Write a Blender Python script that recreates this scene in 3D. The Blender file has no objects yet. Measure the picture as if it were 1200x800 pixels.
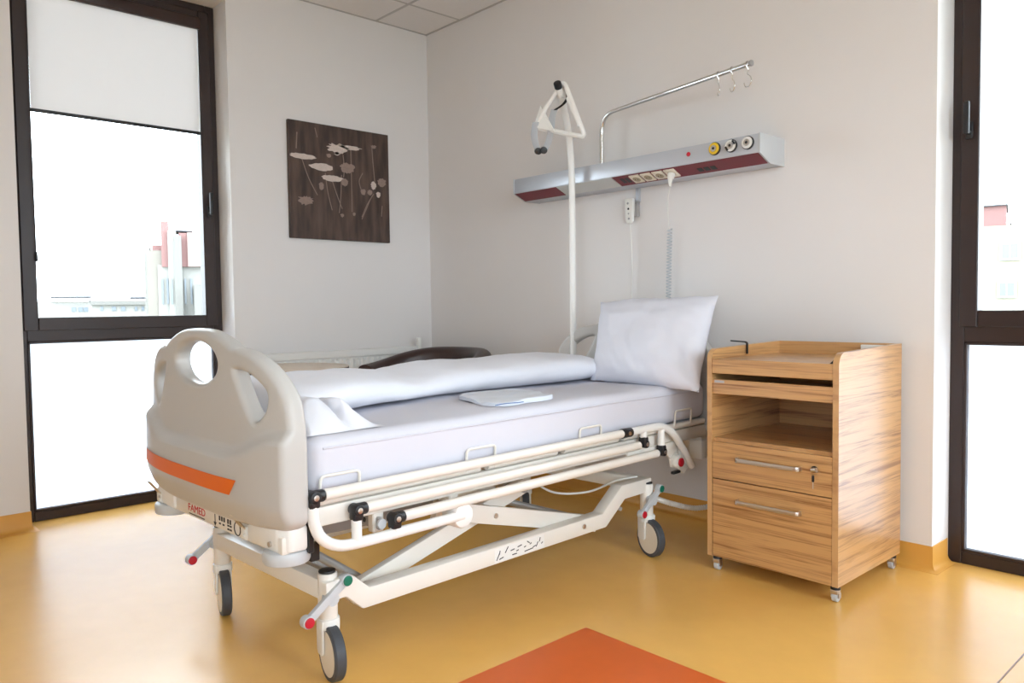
import bpy, bmesh, math, random
from mathutils import Vector, Matrix, noise
random.seed(4)
PI = math.pi
SC = bpy.context.scene
COL = SC.collection

# ------------------------------------------------------------------ camera
FPX = 907.566
YAW, PITCH, ROLL = 0.8254, -0.0445, -0.0131
CAM = Vector((4.5254, -3.3837, 1.105))
_fw = Vector((-math.sin(YAW)*math.cos(PITCH), math.cos(YAW)*math.cos(PITCH), math.sin(PITCH)))
_rt = Vector((math.cos(YAW), math.sin(YAW), 0))
_up = _rt.cross(_fw)
_r2 = math.cos(ROLL)*_rt + math.sin(ROLL)*_up
_u2 = -math.sin(ROLL)*_rt + math.cos(ROLL)*_up
cd = bpy.data.cameras.new('camera')
cam = bpy.data.objects.new('camera', cd)
COL.objects.link(cam)
cd.sensor_width = 36.0
cd.lens = 36.0*FPX/1200.0
cd.clip_start = 0.05
cd.clip_end = 2000
mw = Matrix((_r2, _u2, -_fw)).transposed().to_4x4()
mw.translation = CAM
cam.matrix_world = mw
SC.camera = cam

def ray(u, v):
    return _fw + _r2*((u-600)/FPX) - _u2*((v-400)/FPX)
def at(u, v, x=None, y=None, z=None):
    q = ray(u, v)
    t = (x-CAM.x)/q.x if x is not None else (y-CAM.y)/q.y if y is not None else (z-CAM.z)/q.z
    return CAM + q*t

# ------------------------------------------------------------------ sky, daylight, exposure
SKY = 6.6
w = bpy.data.worlds.new('overcast_sky')
SC.world = w
w.use_nodes = True
bg = w.node_tree.nodes['Background']
bg.inputs[0].default_value = (0.84, 0.92, 1.0, 1)
bg.inputs[1].default_value = SKY
SC.view_settings.view_transform = 'Standard'
SC.view_settings.look = 'None'
SC.view_settings.gamma = 1.0
SC.view_settings.use_curve_mapping = False
SC.view_settings.exposure = 0.90

# room: x=0 left wall, y=0 head wall
RX, RY, H = 7.0, -6.4, 3.045
WT = 0.34
WA = (-2.550, -1.46)      # window in the left wall (y range)
WB = (3.3825, 4.50)       # window in the head wall (x range)
WTOP = 2.93
RWIN_ADDED = ((-2.5, -0.7), (-5.0, -3.2))   # windows added in the right wall, out of view, for more daylight
FWIN_ADDED = ((5.3, 6.5),)       # window added in the wall behind the camera to raise the ambient light
RWZ = (0.0, 2.93)

def portal(name, loc, rot, sx, sy):
    ld = bpy.data.lights.new(name, 'AREA')
    ld.shape = 'RECTANGLE'; ld.size = sx; ld.size_y = sy
    ld.cycles.is_portal = True
    o = bpy.data.objects.new(name, ld); COL.objects.link(o)
    o.location = loc; o.rotation_euler = rot
portal('sky_portal', (-0.30, sum(WA)/2, WTOP/2), (0, -PI/2, 0), WTOP, WA[1]-WA[0])
portal('sky_portal', (sum(WB)/2, 0.30, WTOP/2), (-PI/2, 0, 0), WB[1]-WB[0], WTOP)
for a, b in RWIN_ADDED:
    portal('sky_portal', (RX+0.30, (a+b)/2, sum(RWZ)/2), (0, PI/2, 0), RWZ[1]-RWZ[0], b-a)

for a, b in FWIN_ADDED:
    portal('sky_portal', ((a+b)/2, RY-0.30, WTOP/2), (PI/2, 0, 0), b-a, WTOP)

# ------------------------------------------------------------------ materials
MATS = {}
def mat(name, col, rough=0.5, metal=0.0, var=0.05, vscale=6.0, bump=0.0, bscale=60.0, spec=0.5, coat=0.0, stretch=None):
    if name in MATS: return MATS[name]
    m = bpy.data.materials.new(name); m.use_nodes = True
    nt = m.node_tree; N = nt.nodes; L = nt.links
    b = N['Principled BSDF']
    b.inputs['Roughness'].default_value = rough
    b.inputs['Metallic'].default_value = metal
    b.inputs['Specular IOR Level'].default_value = spec
    b.inputs['Coat Weight'].default_value = coat
    tc = N.new('ShaderNodeTexCoord')
    src = tc.outputs['Object']
    if stretch:
        mp = N.new('ShaderNodeMapping'); mp.inputs['Scale'].default_value = stretch
        L.new(src, mp.inputs[0]); src = mp.outputs[0]
    nz = N.new('ShaderNodeTexNoise'); nz.inputs['Scale'].default_value = vscale
    nz.inputs['Detail'].default_value = 4
    L.new(src, nz.inputs['Vector'])
    mx = N.new('ShaderNodeMix'); mx.data_type = 'RGBA'
    c = Vector(col)
    mx.inputs[6].default_value = (*[max(0, k*(1-var)) for k in c], 1)
    mx.inputs[7].default_value = (*[min(1, k*(1+var)) for k in c], 1)
    L.new(nz.outputs['Fac'], mx.inputs[0]); L.new(mx.outputs[2], b.inputs['Base Color'])
    if bump:
        n2 = N.new('ShaderNodeTexNoise'); n2.inputs['Scale'].default_value = bscale
        n2.inputs['Detail'].default_value = 3
        L.new(src, n2.inputs['Vector'])
        bp = N.new('ShaderNodeBump'); bp.inputs['Strength'].default_value = bump
        bp.inputs['Distance'].default_value = 0.01
        L.new(n2.outputs['Fac'], bp.inputs['Height']); L.new(bp.outputs[0], b.inputs['Normal'])
    MATS[name] = m
    return m

def srgb(r, g, b):
    f = lambda c: (c/255/12.92) if c/255 <= 0.04045 else ((c/255+0.055)/1.055)**2.4
    return (f(r), f(g), f(b))

def wood_mat(name, light, dark, sc=(0.6, 0.6, 17.0), rough=0.30):
    m = bpy.data.materials.new(name); m.use_nodes = True
    nt = m.node_tree; N = nt.nodes; L = nt.links
    b = N['Principled BSDF']; b.inputs['Roughness'].default_value = rough
    b.inputs['Coat Weight'].default_value = 0.5; b.inputs['Coat Roughness'].default_value = 0.28
    tc = N.new('ShaderNodeTexCoord'); mp = N.new('ShaderNodeMapping')
    mp.inputs['Scale'].default_value = sc; mp.inputs['Rotation'].default_value = (0.10, 0.04, 0)
    L.new(tc.outputs['Object'], mp.inputs[0])
    n1 = N.new('ShaderNodeTexNoise'); n1.inputs['Scale'].default_value = 2.6
    n1.inputs['Detail'].default_value = 6; n1.inputs['Roughness'].default_value = 0.62
    n1.inputs['Distortion'].default_value = 0.7
    L.new(mp.outputs[0], n1.inputs['Vector'])
    mp2 = N.new('ShaderNodeMapping'); mp2.inputs['Scale'].default_value = tuple(k*t for k, t in zip(sc, (2.0, 3.0, 5.0)))
    L.new(tc.outputs['Object'], mp2.inputs[0])
    n2 = N.new('ShaderNodeTexNoise'); n2.inputs['Scale'].default_value = 3.0; n2.inputs['Detail'].default_value = 3
    L.new(mp2.outputs[0], n2.inputs['Vector'])
    ad = N.new('ShaderNodeMath'); ad.operation = 'MULTIPLY_ADD'; ad.inputs[1].default_value = 0.35
    L.new(n2.outputs['Fac'], ad.inputs[0]); L.new(n1.outputs['Fac'], ad.inputs[2])
    rp = N.new('ShaderNodeValToRGB')
    e = rp.color_ramp.elements
    e[0].position = 0.50; e[0].color = (*dark, 1)
    e[1].position = 0.72; e[1].color = (*light, 1)
    k = e.new(0.60); k.color = (*[a*0.45+c*0.55 for a, c in zip(dark, light)], 1)
    L.new(ad.outputs[0], rp.inputs[0]); L.new(rp.outputs[0], b.inputs['Base Color'])
    bp = N.new('ShaderNodeBump'); bp.inputs['Strength'].default_value = 0.05
    L.new(ad.outputs[0], bp.inputs['Height']); L.new(bp.outputs[0], b.inputs['Normal'])
    MATS[name] = m
    return m

def glass_mat(name):
    m = bpy.data.materials.new(name); m.use_nodes = True
    nt = m.node_tree; N = nt.nodes; L = nt.links
    N.remove(N['Principled BSDF'])
    t = N.new('ShaderNodeBsdfTransparent'); t.inputs[0].default_value = (0.95, 0.97, 0.97, 1)
    g = N.new('ShaderNodeBsdfGlossy'); g.inputs['Roughness'].default_value = 0.0
    f = N.new('ShaderNodeFresnel'); f.inputs[0].default_value = 1.25
    x = N.new('ShaderNodeMixShader')
    L.new(f.outputs[0], x.inputs[0]); L.new(t.outputs[0], x.inputs[1]); L.new(g.outputs[0], x.inputs[2])
    L.new(x.outputs[0], N['Material Output'].inputs[0])
    MATS[name] = m
    return m

def frosted_mat(name, col=(0.95, 0.97, 1.0), trans=0.35):
    m = bpy.data.materials.new(name); m.use_nodes = True
    nt = m.node_tree; N = nt.nodes; L = nt.links
    N.remove(N['Principled BSDF'])
    a = N.new('ShaderNodeBsdfTranslucent'); a.inputs[0].default_value = (*col, 1)
    d = N.new('ShaderNodeBsdfDiffuse'); d.inputs[0].default_value = (*col, 1)
    x = N.new('ShaderNodeMixShader'); x.inputs[0].default_value = trans
    nz = N.new('ShaderNodeTexNoise'); nz.inputs['Scale'].default_value = 300
    bp = N.new('ShaderNodeBump'); bp.inputs['Strength'].default_value = 0.05
    L.new(nz.outputs['Fac'], bp.inputs['Height']); L.new(bp.outputs[0], d.inputs['Normal'])
    L.new(a.outputs[0], x.inputs[1]); L.new(d.outputs[0], x.inputs[2])
    L.new(x.outputs[0], N['Material Output'].inputs[0])
    MATS[name] = m
    return m

WALL = mat('wall_paint', (0.785, 0.748, 0.728), 0.75, var=0.015, vscale=1.5, bump=0.04, bscale=220)
CEIL = mat('ceiling_panel_white', (0.80, 0.775, 0.765), 0.9, var=0.03, vscale=40, bump=0.08, bscale=300)
GRID = mat('ceiling_grid_grey', (0.5, 0.48, 0.47), 0.6)
FLOOR = mat('yellow_vinyl', srgb(237, 183, 98), 0.27, var=0.05, vscale=9, bump=0.012, bscale=14, spec=0.55)
INLAY = mat('orange_vinyl', srgb(216, 100, 36), 0.33, var=0.05, vscale=20, spec=0.5)
SEAM = mat('floor_seam', srgb(150, 120, 85), 0.5)
SKIRT = mat('skirting_vinyl', srgb(219, 160, 72), 0.42, var=0.06, vscale=9)
FRAME = mat('dark_brown_frame', (0.027, 0.014, 0.012), 0.42, var=0.1, spec=0.5)
BLACK = mat('black_plastic', (0.012, 0.012, 0.014), 0.4, var=0.2)
RUBBER = mat('dark_grey_rubber', (0.055, 0.06, 0.07), 0.55, var=0.1)
GLASS = glass_mat('window_glass')
FROST = frosted_mat('frosted_film', (0.82, 0.85, 0.90), trans=0.33)
BLIND = frosted_mat('blind_fabric', (0.80, 0.775, 0.765), trans=0.68)
PLAST = mat('grey_white_plastic', srgb(192, 189, 185), 0.36, var=0.015, vscale=3, spec=0.5)
PLASTG = mat('light_grey_plastic', srgb(196, 199, 202), 0.4, var=0.02)
CREAM = mat('cream_metal', srgb(233, 227, 218), 0.32, var=0.02, vscale=4)
WHITEM = mat('white_metal', srgb(238, 236, 232), 0.3, var=0.02)
GREYM = mat('grey_metal', srgb(165, 163, 162), 0.4, var=0.04, metal=0.2)
CHROME = mat('chrome', (0.72, 0.71, 0.69), 0.16, metal=1.0, var=0.03)
STEEL = mat('brushed_steel', (0.62, 0.58, 0.54), 0.32, metal=1.0, var=0.05)
ALU = mat('silver_aluminium', srgb(196, 200, 208), 0.36, metal=0.35, var=0.02)
ALUD = mat('lamp_diffuser', srgb(206, 207, 205), 0.45, var=0.02)
MAROON = mat('maroon_panel', srgb(116, 28, 42), 0.4, var=0.06)
RED = mat('red_plastic', srgb(190, 25, 45), 0.4)
GREEN = mat('green_plastic', srgb(10, 110, 85), 0.4)
YELLOW = mat('yellow_plastic', srgb(235, 195, 40), 0.4)
ORANGE = mat('orange_tape', srgb(232, 106, 12), 0.45, var=0.02)
IVORY = mat('ivory_plastic', srgb(232, 222, 205), 0.4, var=0.02)
OFFW = mat('offwhite_plastic', srgb(232, 230, 224), 0.42, var=0.02)
SHEET = mat('white_sheet', srgb(211, 210, 219), 0.85, var=0.012, bump=0.10, bscale=18, spec=0.2)
LINEN = mat('white_linen', srgb(228, 228, 235), 0.85, var=0.012, bump=0.22, bscale=11, spec=0.2)
PILLOWM = mat('pillowcase', srgb(228, 228, 237), 0.85, var=0.012, bump=0.25, bscale=9, spec=0.2)
GOWN = mat('pale_blue_cloth', srgb(221, 225, 234), 0.85, var=0.03, bump=0.2, bscale=30, spec=0.2)
BLUE = mat('blue_thread', srgb(90, 120, 170), 0.7)
INK = mat('black_print', (0.02, 0.02, 0.025), 0.6)
REDINK = mat('red_print', srgb(200, 30, 40), 0.55)
WOOD = wood_mat('zebrano_wood', srgb(206, 158, 103), srgb(142, 92, 48))
EDGE = wood_mat('wood_edge_band', srgb(208, 162, 110), srgb(178, 130, 84), (2, 2, 3))
WOODH = wood_mat('zebrano_wood_flat', srgb(206, 158, 103), srgb(142, 92, 48), (1.0, 13.0, 1.0))
DARKIN = mat('dark_wood_back', srgb(120, 82, 48), 0.6, var=0.15, stretch=(1, 1, 10))
BEECH = wood_mat('table_top_wood', srgb(200, 172, 138), srgb(176, 146, 112), (3, 9, 1))
LEATHER = mat('dark_brown_leather', srgb(58, 40, 38), 0.35, var=0.15, bump=0.12, bscale=120)
RADIM = mat('radiator_enamel', srgb(232, 230, 226), 0.35, var=0.01)
CANVAS = None

# ------------------------------------------------------------------ mesh building
class MB:
    def __init__(s): s.bm = bmesh.new()
    def _merge(s, tmp, M=None, mi=0):
        me = bpy.data.meshes.new('t'); 
        if M is not None: tmp.transform(M)
        for f in tmp.faces: f.material_index = mi
        tmp.to_mesh(me); tmp.free(); s.bm.from_mesh(me); bpy.data.meshes.remove(me)
    def box(s, a, b, bev=0.0, seg=2, M=None, mi=0):
        t = bmesh.new(); bmesh.ops.create_cube(t, size=1)
        for v in t.verts:
            v.co = Vector([(a[i]+b[i])/2 + v.co[i]*(b[i]-a[i]) for i in range(3)])
        if bev: bmesh.ops.bevel(t, geom=list(t.edges), offset=bev, segments=seg, profile=0.5, affect='EDGES')
        s._merge(t, M, mi); return s
    def cyl(s, p, q, r, r2=None, n=20, cap=True, mi=0, bev=0.0):
        p, q = Vector(p), Vector(q); d = q-p
        t = bmesh.new()
        bmesh.ops.create_cone(t, cap_ends=cap, segments=n, radius1=r, radius2=r if r2 is None else r2, depth=d.length)
        if bev:
            es = [e for e in t.edges if abs(e.verts[0].co.z-e.verts[1].co.z) < 1e-6]
            bmesh.ops.bevel(t, geom=es, offset=bev, segments=2, profile=0.5, affect='EDGES')
        M = Matrix.Translation((p+q)/2) @ d.to_track_quat('Z', 'Y').to_matrix().to_4x4()
        s._merge(t, M, mi); return s
    def tube(s, pts, r, n=12, cap=True, closed=False, mi=0):
        pts = [Vector(p) for p in pts]
        t = bmesh.new(); rings = []; N = len(pts); prev = None
        rad = r if isinstance(r, (list, tuple)) else [r]*N
        for i, p in enumerate(pts):
            a = pts[(i-1) % N] if (i > 0 or closed) else p
            b = pts[(i+1) % N] if (i < N-1 or closed) else p
            d = (b-a).normalized()
            if prev is None:
                u = d.orthogonal().normalized()
            else:
                u = (prev - d*prev.dot(d)).normalized()
            prev = u; v = d.cross(u)
            rings.append([t.verts.new(p + (u*math.cos(2*PI*k/n) + v*math.sin(2*PI*k/n))*rad[i]) for k in range(n)])
        M_ = N if closed else N-1
        for i in range(M_):
            A, B = rings[i], rings[(i+1) % N]
            for k in range(n):
                t.faces.new((A[k], A[(k+1) % n], B[(k+1) % n], B[k]))
        if cap and not closed:
            t.faces.new(list(reversed(rings[0]))); t.faces.new(rings[-1])
        s._merge(t, None, mi); return s
    def sweep(s, pts, side, wd, ht, mi=0):
        """rectangular bar through pts; `side` is the width direction"""
        pts = [Vector(p) for p in pts]; side = Vector(side).normalized(); t = bmesh.new(); R = []
        for i, p in enumerate(pts):
            d1 = (pts[i]-pts[i-1]).normalized() if i else (pts[1]-pts[0]).normalized()
            d2 = (pts[i+1]-pts[i]).normalized() if i < len(pts)-1 else d1
            nn = (side.cross(d1).normalized() + side.cross(d2).normalized())
            k = nn.length/2; nn.normalize(); nn = nn/max(k, .3)
            R.append([t.verts.new(p + side*(sx*wd/2) + nn*(sz*ht/2)) for sx, sz in ((-1,-1),(1,-1),(1,1),(-1,1))])
        for A, B in zip(R, R[1:]):
            for k in range(4): t.faces.new((A[k], A[(k+1) % 4], B[(k+1) % 4], B[k]))
        t.faces.new(list(reversed(R[0]))); t.faces.new(R[-1])
        bmesh.ops.recalc_face_normals(t, faces=t.faces)
        bmesh.ops.bevel(t, geom=list(t.edges), offset=min(wd, ht)*0.10, segments=2, profile=0.5, affect='EDGES')
        s._merge(t, None, mi); return s
    def prism(s, prof, axis, a, b, mi=0, bev=0.0):
        """polygon prof extruded along axis ('x','y','z') from a to b"""
        t = bmesh.new()
        def P(p, c):
            return {'x': (c, p[0], p[1]), 'y': (p[0], c, p[1]), 'z': (p[0], p[1], c)}[axis]
        A = [t.verts.new(P(p, a)) for p in prof]; B = [t.verts.new(P(p, b)) for p in prof]
        n = len(prof)
        t.faces.new(A); t.faces.new(list(reversed(B)))
        for k in range(n): t.faces.new((A[k], B[k], B[(k+1) % n], A[(k+1) % n]))
        bmesh.ops.recalc_face_normals(t, faces=t.faces)
        if bev: bmesh.ops.bevel(t, geom=list(t.edges), offset=bev, segments=2, profile=0.5, affect='EDGES')
        s._merge(t, None, mi); return s
    def lathe(s, prof, c=(0, 0, 0), n=32, mi=0, axis='z'):
        t = bmesh.new(); R = []
        for r, z in prof:
            R.append([t.verts.new((r*math.cos(2*PI*k/n), r*math.sin(2*PI*k/n), z)) for k in range(n)])
        for A, B in zip(R, R[1:]):
            for k in range(n): t.faces.new((A[k], A[(k+1) % n], B[(k+1) % n], B[k]))
        t.faces.new(list(reversed(R[0]))); t.faces.new(R[-1])
        bmesh.ops.recalc_face_normals(t, faces=t.faces)
        M = Matrix.Translation(c)
        if axis == 'y': M = M @ Matrix.Rotation(PI/2, 4, 'X')
        if axis == 'x': M = M @ Matrix.Rotation(PI/2, 4, 'Y')
        s._merge(t, M, mi); return s
    def grid(s, f, nu, nv, mi=0):
        """closed-or-open sheet from f(i/nu, j/nv)"""
        t = bmesh.new()
        V = [[t.verts.new(f(i/nu, j/nv)) for j in range(nv+1)] for i in range(nu+1)]
        for i in range(nu):
            for j in range(nv): t.faces.new((V[i][j], V[i+1][j], V[i+1][j+1], V[i][j+1]))
        bmesh.ops.remove_doubles(t, verts=t.verts, dist=1e-5)
        bmesh.ops.recalc_face_normals(t, faces=t.faces)
        s._merge(t, None, mi); return s
    def build(s, name, m, parent=None, loc=None, ang=35, smooth=True):
        me = bpy.data.meshes.new(name)
        s.bm.to_mesh(me); s.bm.free()
        return link_mesh(name, me, m, parent, loc, ang, smooth)

def link_mesh(name, me, m, parent=None, loc=None, ang=35, smooth=True):
    for k in (m if isinstance(m, (list, tuple)) else [m]): me.materials.append(k)
    if smooth:
        me.polygons.foreach_set('use_smooth', [True]*len(me.polygons))
        me.set_sharp_from_angle(angle=math.radians(ang))
    o = bpy.data.objects.new(name, me); COL.objects.link(o)
    if parent: o.parent = parent
    if loc is not None: o.location = loc
    return o
def tag(o, label=None, cat=None, group=None, kind=None):
    if label: o['label'] = label
    if cat: o['category'] = cat
    if group: o['group'] = group
    if kind: o['kind'] = kind
    return o
def empty(name, loc=(0, 0, 0), rz=0.0, parent=None):
    o = bpy.data.objects.new(name, None); COL.objects.link(o)
    o.location = loc; o.rotation_euler = (0, 0, rz); o.empty_display_size = 0.1
    if parent: o.parent = parent
    return o
def copy_tree(o, parent=None):
    c = o.copy(); COL.objects.link(c); c.parent = parent
    for ch in list(o.children): copy_tree(ch, c)
    return c
def struct(o): o['kind'] = 'structure'; return o
def bez(pts, n=8):
    """rounded polyline through pts (Catmull-Rom)"""
    P = [Vector(p) for p in pts]; out = []
    for i in range(len(P)-1):
        a = P[max(i-1, 0)]; b = P[i]; c = P[i+1]; d = P[min(i+2, len(P)-1)]
        for k in range(n):
            t = k/n
            out.append(0.5*((2*b) + (c-a)*t + (2*a-5*b+4*c-d)*t*t + (-a+3*b-3*c+d)*t**3))
    out.append(P[-1]); return out
def fillet(pts, r, n=6):
    P = [Vector(p) for p in pts]; out = [P[0]]
    for i in range(1, len(P)-1):
        a, b, c = P[i-1], P[i], P[i+1]
        k = min(r, (a-b).length*0.49, (c-b).length*0.49)
        s_ = b + (a-b).normalized()*k; e_ = b + (c-b).normalized()*k
        for j in range(n+1):
            t = j/n; out.append(s_*(1-t)**2 + b*(2*t*(1-t)) + e_*t*t)
    out.append(P[-1]); return out
def text_mesh(txt, size, name, m, parent, M, extrude=0.0004):
    cu = bpy.data.curves.new('txt', 'FONT'); cu.body = txt; cu.size = size; cu.extrude = extrude
    cu.align_x = 'CENTER'; cu.align_y = 'CENTER'; cu.resolution_u = 3
    t = bpy.data.objects.new('txt', cu); COL.objects.link(t)
    dg = bpy.context.evaluated_depsgraph_get(); dg.update()
    me = bpy.data.meshes.new_from_object(t.evaluated_get(dg))
    bpy.data.objects.remove(t); me.transform(M)
    me.materials.clear()
    return link_mesh(name, me, m, parent, smooth=False)

# ================================================================== ROOM SHELL
fl = MB().box((-WT, RY-WT, -0.20), (RX+WT, WT, 0.0)).build('floor', FLOOR, smooth=False); struct(fl)
MB().box((2.765, -2.70, 0.0), (4.02, -1.43, 0.0012)).build('floor_inlay', INLAY, fl, smooth=False)['label'] = 'orange square inlaid in the yellow floor'
MB().box((3.8555, -1.20, 0.0), (3.8600, 0.10, 0.0010)).build('floor_seam', SEAM, fl, smooth=False)

b = MB()
b.box((-WT, RY, 0), (0, WA[0], H)); b.box((-WT, WA[1], 0), (0, WT, H)); b.box((-WT, WA[0], WTOP), (0, WA[1], H))
wl = struct(b.build('wall_left', WALL, smooth=False))
b = MB()
b.box((0, 0, 0), (WB[0], WT, H)); b.box((WB[1], 0, 0), (RX+WT, WT, H)); b.box((WB[0], 0, WTOP), (WB[1], WT, H))
wb = struct(b.build('wall_back', WALL, smooth=False))
b = MB()
ys = [RY-WT] + [k for r in sorted(RWIN_ADDED) for k in r] + [0]
for i in range(0, len(ys), 2): b.box((RX, ys[i], 0), (RX+WT, ys[i+1], H))
for r in RWIN_ADDED: b.box((RX, r[0], RWZ[1]), (RX+WT, r[1], H))
struct(b.build('wall_right', WALL, smooth=False))
b = MB()
xsf = [-WT] + [k for q in sorted(FWIN_ADDED) for k in q] + [RX]
for i in range(0, len(xsf), 2): b.box((xsf[i], RY-WT, 0), (xsf[i+1], RY, H))
for q in FWIN_ADDED: b.box((q[0], RY-WT, WTOP), (q[1], RY, H))
struct(b.build('wall_front', WALL, smooth=False))

# ceiling slab, T-bars and the separate tiles
ce = struct(MB().box((-WT, RY-WT, H+0.02), (RX+WT, WT, H+0.2)).build('ceiling', CEIL, smooth=False))
xs = [0, 0.385] + [0.385+0.6*k for k in range(1, 11)] + [RX]
ysd = [0, -0.425] + [-0.425-0.6*k for k in range(1, 10)] + [RY]
cache = {}
for i in range(len(xs)-1):
    for j in range(len(ysd)-1):
        sx = xs[i+1]-xs[i]-0.022; sy = ysd[j]-ysd[j+1]-0.022
        key = (round(sx, 3), round(sy, 3))
        if key not in cache:
            bb = MB().box((-sx/2, -sy/2, 0), (sx/2, sy/2, 0.018), 0.003, 1)
            o = bb.build('ceiling_tile', CEIL, ce); cache[key] = o.data
        else:
            o = bpy.data.objects.new('ceiling_tile', cache[key]); COL.objects.link(o); o.parent = ce
        o.location = ((xs[i]+xs[i+1])/2, (ysd[j]+ysd[j+1])/2, H+0.002)
for x in xs[1:-1]:
    MB().box((x-0.011, RY, H+0.004), (x+0.011, 0, H+0.02)).build('grid_bar', GRID, ce, smooth=False)
for y in ysd[1:-1]:
    MB().box((0, y-0.011, H+0.0045), (RX, y+0.011, H+0.02)).build('grid_bar', GRID, ce, smooth=False)
for a, c in (((0, -0.018, H), (RX, 0, H+0.02)), ((0, RY, H), (0.018, 0, H+0.02))):
    MB().box(a, c).build('grid_edge', GRID, ce, smooth=False)

# coved skirting (follows the wall and turns into the window recesses)
def skirt(name, path, side_n, cap=True):
    """path of 2-D points along the wall foot; side_n[i] normal into the room for each segment"""
    prof = [(0, 0.101), (0.004, 0.101), (0.005, 0.03), (0.010, 0.016), (0.020, 0.006), (0.034, 0.001), (0.034, 0.0), (0, 0)]
    P = [Vector(p) for p in path]; t = bmesh.new(); R = []
    for i, p in enumerate(P):
        ns = []
        if i: ns.append(Vector(side_n[i-1]))
        if i < len(P)-1: ns.append(Vector(side_n[i]))
        n = sum(ns, Vector((0, 0)))/len(ns)
        n = n/max(n.length_squared, .25)
        R.append([t.verts.new((p.x+n.x*a, p.y+n.y*a, z)) for a, z in prof])
    for A, B in zip(R, R[1:]):
        for k in range(len(prof)): t.faces.new((A[k], A[(k+1) % len(prof)], B[(k+1) % len(prof)], B[k]))
    t.faces.new(R[0]); t.faces.new(list(reversed(R[-1])))
    bmesh.ops.recalc_face_normals(t, faces=t.faces)
    m = MB(); m._merge(t); return struct(m.build(name, SKIRT, ang=30))
skirt('baseboard_left', [(0, RY), (0, WA[0]), (-0.165, WA[0])], [(1, 0), (0, 1)])
skirt('baseboard_back', [(-0.165, WA[1]), (0, WA[1]), (0, 0), (WB[0], 0), (WB[0], 0.17)], [(0, -1), (1, 0), (0, -1), (1, 0)])
skirt('baseboard_right', [(WB[1], 0.17), (WB[1], 0), (RX, 0), (RX, RWIN_ADDED[0][1])], [(-1, 0), (0, -1), (-1, 0)])

# ------------------------------------------------------------------ windows
def window(name, w0, w1, top, M, handle_side, split=(0.945, 1.03), handle_z=1.75, sash=True):
    """window built in a local frame: u = along the wall (0..W), v = into the room (towards -), z up; M maps it to world"""
    W = w1-w0
    root = struct(empty(name)); root.matrix_world = M
    fw_, dp = 0.052, 0.075
    f = MB()
    f.box((0, 0, 0), (fw_, dp, top), 0.003, 1); f.box((W-fw_, 0, 0), (W, dp, top), 0.003, 1)
    f.box((fw_, 0, top-0.06), (W-fw_, dp, top), 0.003, 1); f.box((fw_, 0, 0), (W-fw_, dp, 0.052), 0.003, 1)
    f.box((fw_, 0, split[0]), (W-fw_, dp, split[1]), 0.003, 1)
    f.build('window_frame', FRAME, root)
    s_ = 0.068; z0, z1 = split[1]-0.022, top-0.042; u0, u1 = fw_-0.016, W-fw_+0.016
    g = MB()
    g.box((u0, -0.016, z0), (u0+s_, dp-0.02, z1), 0.004, 1); g.box((u1-s_, -0.016, z0), (u1, dp-0.02, z1), 0.004, 1)
    g.box((u0+s_, -0.016, z1-s_), (u1-s_, dp-0.02, z1), 0.004, 1); g.box((u0+s_, -0.016, z0), (u1-s_, dp-0.02, z0+s_), 0.004, 1)
    sa = g.build('sash', FRAME, root)
    MB().box((u0+s_-0.004, 0.030, z0+s_-0.004), (u1-s_+0.004, 0.042, z1-s_+0.004)).build('glass_pane', GLASS, sa, smooth=False)
    bd = MB()
    for (a, c) in (((fw_, 0.0, 0.052), (fw_+0.012, 0.03, split[0])), ((W-fw_-0.012, 0.0, 0.052), (W-fw_, 0.03, split[0])),
                   ((fw_, 0.0, 0.052), (W-fw_, 0.03, 0.064)), ((fw_, 0.0, split[0]-0.012), (W-fw_, 0.03, split[0]))):
        bd.box(a, c, 0.002, 1)
    bd.build('glazing_bead', FRAME, root)
    MB().box((fw_-0.004, 0.032, 0.050), (W-fw_+0.004, 0.044, split[0]+0.004)).build('frosted_pane', FROST, root, smooth=False)
    hu = u1-s_/2 if handle_side > 0 else u0+s_/2
    hn = MB()
    hn.box((hu-0.013, -0.030, handle_z-0.035), (hu+0.013, -0.016, handle_z+0.035), 0.004, 2)
    hn.cyl((hu, -0.030, handle_z-0.01), (hu, -0.058, handle_z-0.01), 0.009)
    hn.box((hu-0.011, -0.070, handle_z-0.022), (hu+0.011, -0.052, handle_z+0.112), 0.006, 2)
    hn.build('window_handle', BLACK, root)
    return root
# left window: u runs along +y, room side is +x
M = Matrix.Translation((-0.18, WA[0], 0)) @ Matrix(((0, -1, 0, 0), (1, 0, 0, 0), (0, 0, 1, 0), (0, 0, 0, 1)))
w1 = window('window_1', WA[0], WA[1], WTOP, M, 1, (0.955, 1.035), 1.70)
# head-wall window: u along +x, room side is -y
M = Matrix.Translation((WB[0], 0.185, 0))
w2 = window('window_2', WB[0], WB[1], WTOP, M, -1, (0.935, 1.020), 1.80)
# right-wall windows, unseen, added to let in more daylight
for i, r in enumerate(RWIN_ADDED):
    M = Matrix.Translation((RX+0.185, r[1], 0)) @ Matrix(((0, 1, 0, 0), (-1, 0, 0, 0), (0, 0, 1, 0), (0, 0, 0, 1)))
    window('window_%d' % (3+i), r[0], r[1], WTOP, M, 1)

for i, q in enumerate(FWIN_ADDED):  # unseen front-wall window, added to brighten the room
    M = Matrix.Translation((q[1], RY-0.185, 0)) @ Matrix.Rotation(PI, 4, 'Z')
    window('window_%d' % (5+i), q[0], q[1], WTOP, M, 1)

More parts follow.
